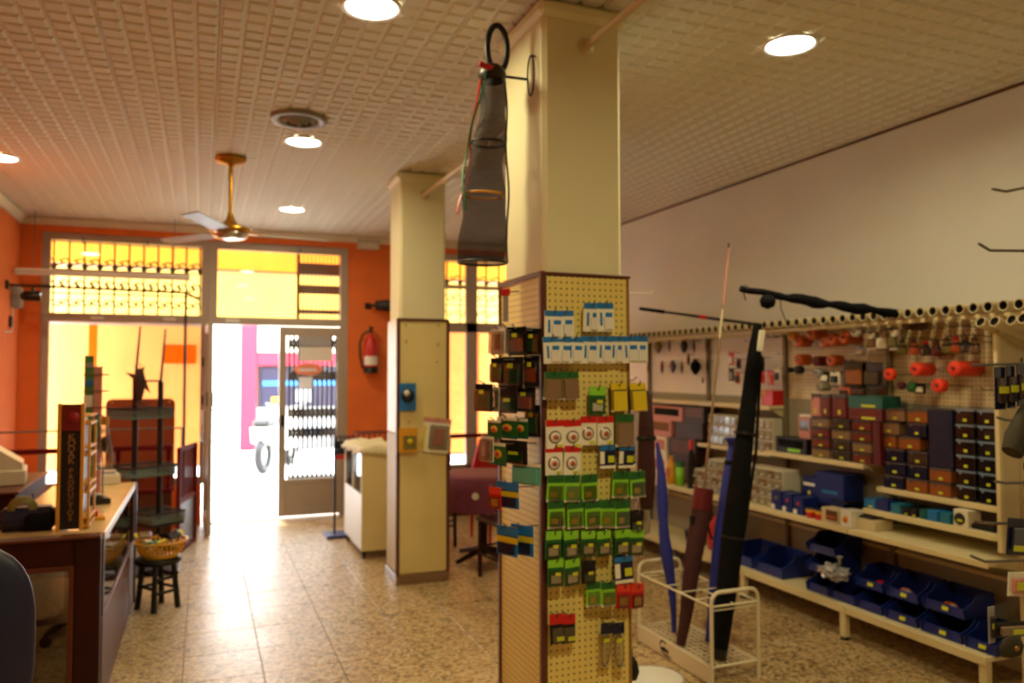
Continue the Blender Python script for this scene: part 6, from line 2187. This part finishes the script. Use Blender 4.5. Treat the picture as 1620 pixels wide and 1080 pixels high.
# ------------------------------------------------------------------ hook stand just outside the right edge
HX, HY = 3.02, 2.05
t = thing('hook_stand', 'cream slotted upright with long dark display hooks reaching in from the right edge', 'hook rack', (HX, HY, 0))
part('upright', MB().box2((-.02, -.02, .02), (.02, .02, 2.45), 0, .003), M['ivory'], t)
part('foot', MB().box2((-.3, -.06, 0), (.1, .06, .02), 0, .003), M['ivory'], t)
for pts in ([(1570, 299), (1592, 303), (1640, 293)], [(1548, 385), (1566, 396), (1640, 397)], [(1538, 577), (1560, 577), (1640, 574)],
            [(1577, 660), (1590, 664), (1640, 668)], [(1574, 761), (1590, 764), (1640, 763)], [(1536, 879), (1558, 888), (1640, 886)], [(1548, 826), (1570, 828), (1640, 826)]):
    w_ = [at(px, py, 'Y', HY) for px, py in pts]
    loc = [(q.x-HX, 0, q.z) for q in w_]+[(-.015, 0, w_[-1].z)]
    part('display_hook', MB().tube(loc, .0055, 8), M['steel'], t)


def near_pack(name, label, x0, y0, x1, y1, m, m2, lab=None, dy=0.0, rx=0.0, group=None):
    a, b = at(x0, y1, 'Y', HY+dy), at(x1, y0, 'Y', HY+dy)
    w, h = b.x-a.x, b.z-a.z
    t = thing(name, label, 'tackle pack', ((a.x+b.x)/2, HY+dy, b.z), (0, rx, 0), group)
    part('card', MB().box((0, 0, -h/2), (w, .004, h), 0, None, .004), M[m], t)
    part('contents', MB().box((0, -.008, -h*.55), (w*.75, .014, h*.6), 0, None, .005), M[m2], t)
    if lab:
        part('price_sticker', MB().box((lab[0]*w, -.017, -lab[1]*h), (lab[2]*w, .003, lab[3]*h)), M['sticker'], t)
    return t


for k, (x0, x1, y0) in enumerate(((1574, 1590, 580), (1593, 1605, 578), (1609, 1626, 575))):
    near_pack('tackle_pack', 'dark clear tackle pack with a yellow top sticker at the right edge, ' + ('leftmost', 'middle', 'rightmost')[k] + ' of three', x0, y0, x1, y0+68, 'smokeblue', 'smoke', (0, .54, .8, .16), -.012*k, 0, 'packs on the near hook stand')
q = at(1600, 688, 'Y', HY-.06)
t = thing('olive_bag', 'large dark olive mesh bag hanging diagonally at the right edge', 'bag', (q.x+.02, HY-.09, q.z))
part('body', MB().tube([(-.06, 0, -.06), (-.02, 0, -.01), (.05, 0, .07), (.12, 0, .14)], [.035, .05, .05, .03], 12), M['olivecl'], t)
part('rim', MB().tube([(-.035, -.045, -.05), (.02, -.06, .02), (.11, -.045, .13)], .008, 6), M['black'], t)
near_pack('tackle_pack', 'navy tackle pack with a big yellow sticker at the right edge', 1596, 818, 1630, 880, 'navy', 'smokeblue', (-.12, .80, .45, .16), -.03, .12, 'packs on the near hook stand')
near_pack('tackle_pack', 'pale pack with pink and yellow bands at the right edge', 1596, 902, 1630, 945, 'cardw', 'pink', (0, .55, .5, .35), .0, .1, 'packs on the near hook stand')
near_pack('tackle_pack', 'dark tackle pack with yellow and white print low at the right edge', 1574, 978, 1628, 1012, 'black', 'khaki', (.1, .6, .35, .3), -.02, .08, 'packs on the near hook stand')
near_pack('tackle_pack', 'thin upright pack with a yellow sticker beside the last blue bin', 1564, 958, 1573, 1018, 'greyp', 'smoke', (0, .5, .8, .15), .02, 0, 'packs on the near hook stand')
q = at(1592, 1020, 'Y', HY-.05)
t = thing('olive_pouch', 'round olive pouch low at the right edge', 'bag', (q.x, HY-.07, q.z))
part('pouch', MB().lathe([(0, .04), (.035, .03), (.05, 0), (.04, -.03), (0, -.04)], (0, 0, 0), 16, 0, 'Z', 1.2, .4), M['olivecl'], t)
part('clasp', MB().lathe([(0, -.024), (.01, -.022), (.01, -.016)], (0, 0, 0), 10, 0, 'Y'), M['brass'], t)

# ------------------------------------------------------------------ white wire rod cart with standing rod bags
QX0, QX1, QY0, QY1, QT = 2.425, 2.715, 3.37, 4.08, .465
t = thing('rod_cart', 'ivory wire floor rack holding standing rod bags, with a printed front panel', 'rack', ((QX0+QX1)/2, (QY0+QY1)/2, 0))
ccx, ccy = (QX0+QX1)/2, (QY0+QY1)/2
hx, hy = (QX1-QX0)/2, (QY1-QY0)/2
for sy in (-1, 1):
    pts = [(-hx, sy*hy, 0), (-hx, sy*hy, QT-.05)]
    pts += [(-hx+.05-.05*math.cos(a), sy*hy, QT-.05+.05*math.sin(a)) for a in (.4, .8, 1.2, PI/2)]
    pts += [(hx-.05+.05*math.sin(a), sy*hy, QT-.05+.05*math.cos(a)) for a in (0, .4, .8, 1.2, PI/2)]
    pts += [(hx, sy*hy, 0)]
    part('end_loop', MB().tube(pts, .0105, 10), M['ivorywire'], t)
    for z in (.395, .09):
        part('end_rung', MB().tube([(-hx, sy*hy, z), (hx, sy*hy, z)], .006, 8), M['ivorywire'], t)
    for z in (.375,):
        part('end_rung', MB().tube([(-hx, sy*hy, z), (hx, sy*hy, z)], .004, 6), M['ivorywire'], t)
for sx in (-1, 1):
    for z in (.395, .09):
        part('side_rail', MB().tube([(sx*hx, -hy, z), (sx*hx, hy, z)], .006, 8), M['ivorywire'], t)
for i in range(1, 5):
    y = -hy+2*hy*i/5
    part('divider_wire', MB().tube([(-hx, y, .395), (hx, y, .395)], .004, 6), M['ivorywire'], t)
part('divider_wire', MB().tube([(0, -hy, .395), (0, hy, .395)], .004, 6), M['ivorywire'], t)
for i in range(8):
    x = -hx+2*hx*(i+.5)/8
    part('tray_wire', MB().tube([(x, -hy, .09), (x, hy, .09)], .0035, 6), M['ivorywire'], t)
for i in range(16):
    y = -hy+2*hy*(i+.5)/16
    part('tray_wire', MB().tube([(-hx, y, .086), (hx, y, .086)], .003, 6), M['ivorywire'], t)
fp = part('front_panel', MB().box((-hx-.008, 0, .052), (.006, 2*hy, .092), 0, None, .002), M['ivorywire'], t)
# printed mark on the panel: a brush swoosh over script lettering
q = at(1050, 1040, 'X', QX0-.012)
ly = q.y-ccy
def onp(u, v):          # u to the right as seen from the aisle, v up
    return (-hx-.0125, ly-u, .052+v)


part('swoosh', MB().tube([onp(-.004+.03*math.cos(a), .012+.026*math.sin(a)) for a in [.5+i*.26 for i in range(12)]], [.002+.0022*math.sin(PI*i/11) for i in range(12)], 6), M['iron'], fp)
part('fish_mark', MB().prism([(ly-u, .052+v) for u, v in ((-.04, -.008), (-.02, .002), (.012, .006), (.034, -.004), (.044, .006), (.046, -.024), (.03, -.016), (0, -.02), (-.026, -.018))], -hx-.0125, -hx-.0105, 'X'), M['iron'], fp)
part('underline_stroke', MB().tube([onp(-.03, -.026), (onp(.02, -.032)), onp(.075, -.034)], [.002, .005, .003], 6), M['iron'], fp)


def standing(name, label, cat, base, top, radii, mats, builder=None, flat=.55, bend=0.0):
    """a soft sleeve standing in the cart: base point on the tray, top point leaning"""
    t = thing(name, label, cat, base)
    d = Vector(top)-Vector(base)
    n = len(radii)
    pts = []
    for i in range(n):
        f = i/(n-1)
        pts.append(d*f+Vector((bend*math.sin(f*9), bend*.5*math.sin(f*7+1), 0)))
    part('sleeve', MB().tube(pts, radii, 12), mats, t)
    return t, d


def pick(px, py):
    return at(px, py, 'Z', .098)


s_px = .00335     # metres per pixel at the cart
# long black rod bag
b = pick(1137, 1042)
tp = at(1199, 512, 'Y', b.y+.05)
t, d = standing('rod_bag', 'long black rod bag with a round top standing in the wire rack', 'rod bag', b, tp,
                [.038, .045, .050, .054, .058, .060, .058, .054, .050, .046, .042, .040, .036, .022], M['blackcloth'])
part('cream_patch', MB().box(d*.945+Vector((.006, -.034, 0)), (.038, .014, .12), 0, (0, math.atan2(d.x, d.z), 0), .004), M['cream'], t)
part('strap', MB().tube([d*.9+Vector((.04, -.01, 0)), d*.6+Vector((.07, -.02, 0)), d*.25+Vector((.052, -.01, 0))], .008, 6), M['navycloth'], t)
part('foot_cap', MB().tube([Vector((0, 0, .0)), d*.03], [.039, .041], 12), M['black'], t)
for f in (.35, .66):
    part('seam', MB().tube([d*(f-.004), d*(f+.004)], [.062, .062], 12), M['black'], t)
# blue rod bag behind it
b = pick(1123, 1048)+Vector((-.0, .17, 0))
b = at(1124, 1015, 'Z', .098)
tp = at(1158, 705, 'Y', b.y+.04)
t, d = standing('rod_bag', 'blue cloth rod bag standing directly behind the long black one', 'rod bag', b, tp, [.028, .036, .042, .046, .046, .042, .036, .02], M['bluecloth'], None, .6, .004)
part('tie', MB().tube([d*.90, d*.92], [.034, .034], 12), M['navycloth'], t)
part('frayed_mouth', MB().lathe([(.02, 0), (.03, .02), (.04, .045)], d, 10), M['bluecloth'], t)
# maroon rod bag
b = pick(1077, 1020)
tp = at(1114, 772, 'Y', b.y+.03)
t, d = standing('rod_bag', 'dark maroon rod bag standing in the wire rack, left of the black one', 'rod bag', b, tp, [.024, .030, .036, .040, .044, .048, .052, .054, .054, .05], M['maroon'], None, .6, .006)
part('collar', MB().tube([d*.86, d*1.0], [.054, .056], 12), M['darkred'], t)
part('clasp', MB().box(d*.80+Vector((-.055, -.01, 0)), (.03, .02, .05), 0, None, .004), M['black'], t)
rd = thing('slim_rod', 'slim pale rod with a pink tip standing out of the maroon rod bag', 'fishing rod', b+d*1.005)
e = at(1154, 383, 'Y', b.y+.06)-(b+d*1.005)
part('blank', MB().tube([(0, 0, 0), e*.74], [.008, .006], 8), M['khaki'], rd)
part('pink_tip', MB().tube([e*.74, e*.98], [.006, .004], 8), M['pink'], rd)
part('end_bead', MB().lathe([(0, 0), (.006, .006), (.006, .03), (0, .034)], e*.975, 8), M['brown'], rd)
part('winding', MB().tube([e*.60, e*.72], [.0085, .007], 8), M['ivory2'], rd)
# thin wavy blue bag
b = pick(1067, 1000)
tp = at(1039, 700, 'Y', b.y+.03)
t, d = standing('rod_bag', 'thin wavy bright blue cloth bag standing at the left of the wire rack', 'rod bag', b, tp, [.013, .016, .02, .024, .032, .036, .03, .026, .032, .03, .024, .018, .008], M['bluecloth'], None, .6, .012)
part('tie', MB().tube([d*.40+Vector((-.0, 0, 0)), d*.43], [.036, .036], 10), M['navycloth'], t)
# floor things by the cart
q = at(1030, 1078, 'Z', .02)
t = thing('white_basin', 'white plastic basin on the floor in front of the wire rack', 'basin', (q.x-.02, q.y-.05, 0))
part('bowl', MB().lathe([(0, 0), (.10, 0), (.14, .06), (.15, .062), (.143, .067), (.097, .008), (0, .008)], (0, 0, 0), 28), M['white'], t)
part('rim', MB().lathe([(.148, .058), (.156, .064), (.148, .07)], (0, 0, 0), 28), M['white'], t)
q = at(1008, 1052, 'X', NX1+.07)
t = thing('black_pouch', 'small black pouch hanging low on the right side of the near column', 'bag', (NX1+.055, max(q.y, NY0+.04), q.z+.03))
part('pouch', MB().lathe([(.01, 0), (.022, -.02), (.03, -.06), (.02, -.09), (0, -.095)], (0, 0, 0), 12), M['black'], t)
part('wire', MB().tube([(0, 0, 0), (0, 0, .03), (-.036, 0, .04)], .003, 6), M['steel'], t)
for z, out in ((1.935, .15), (1.56, .06)):
    part('hook', MB().tube([(0, 0, 0), (out, 0, 0), (out+.012, 0, .014)], .004, 6), M['white'], near, (nw+.018, -nd+.05, z))
# the house lights are the only lamps
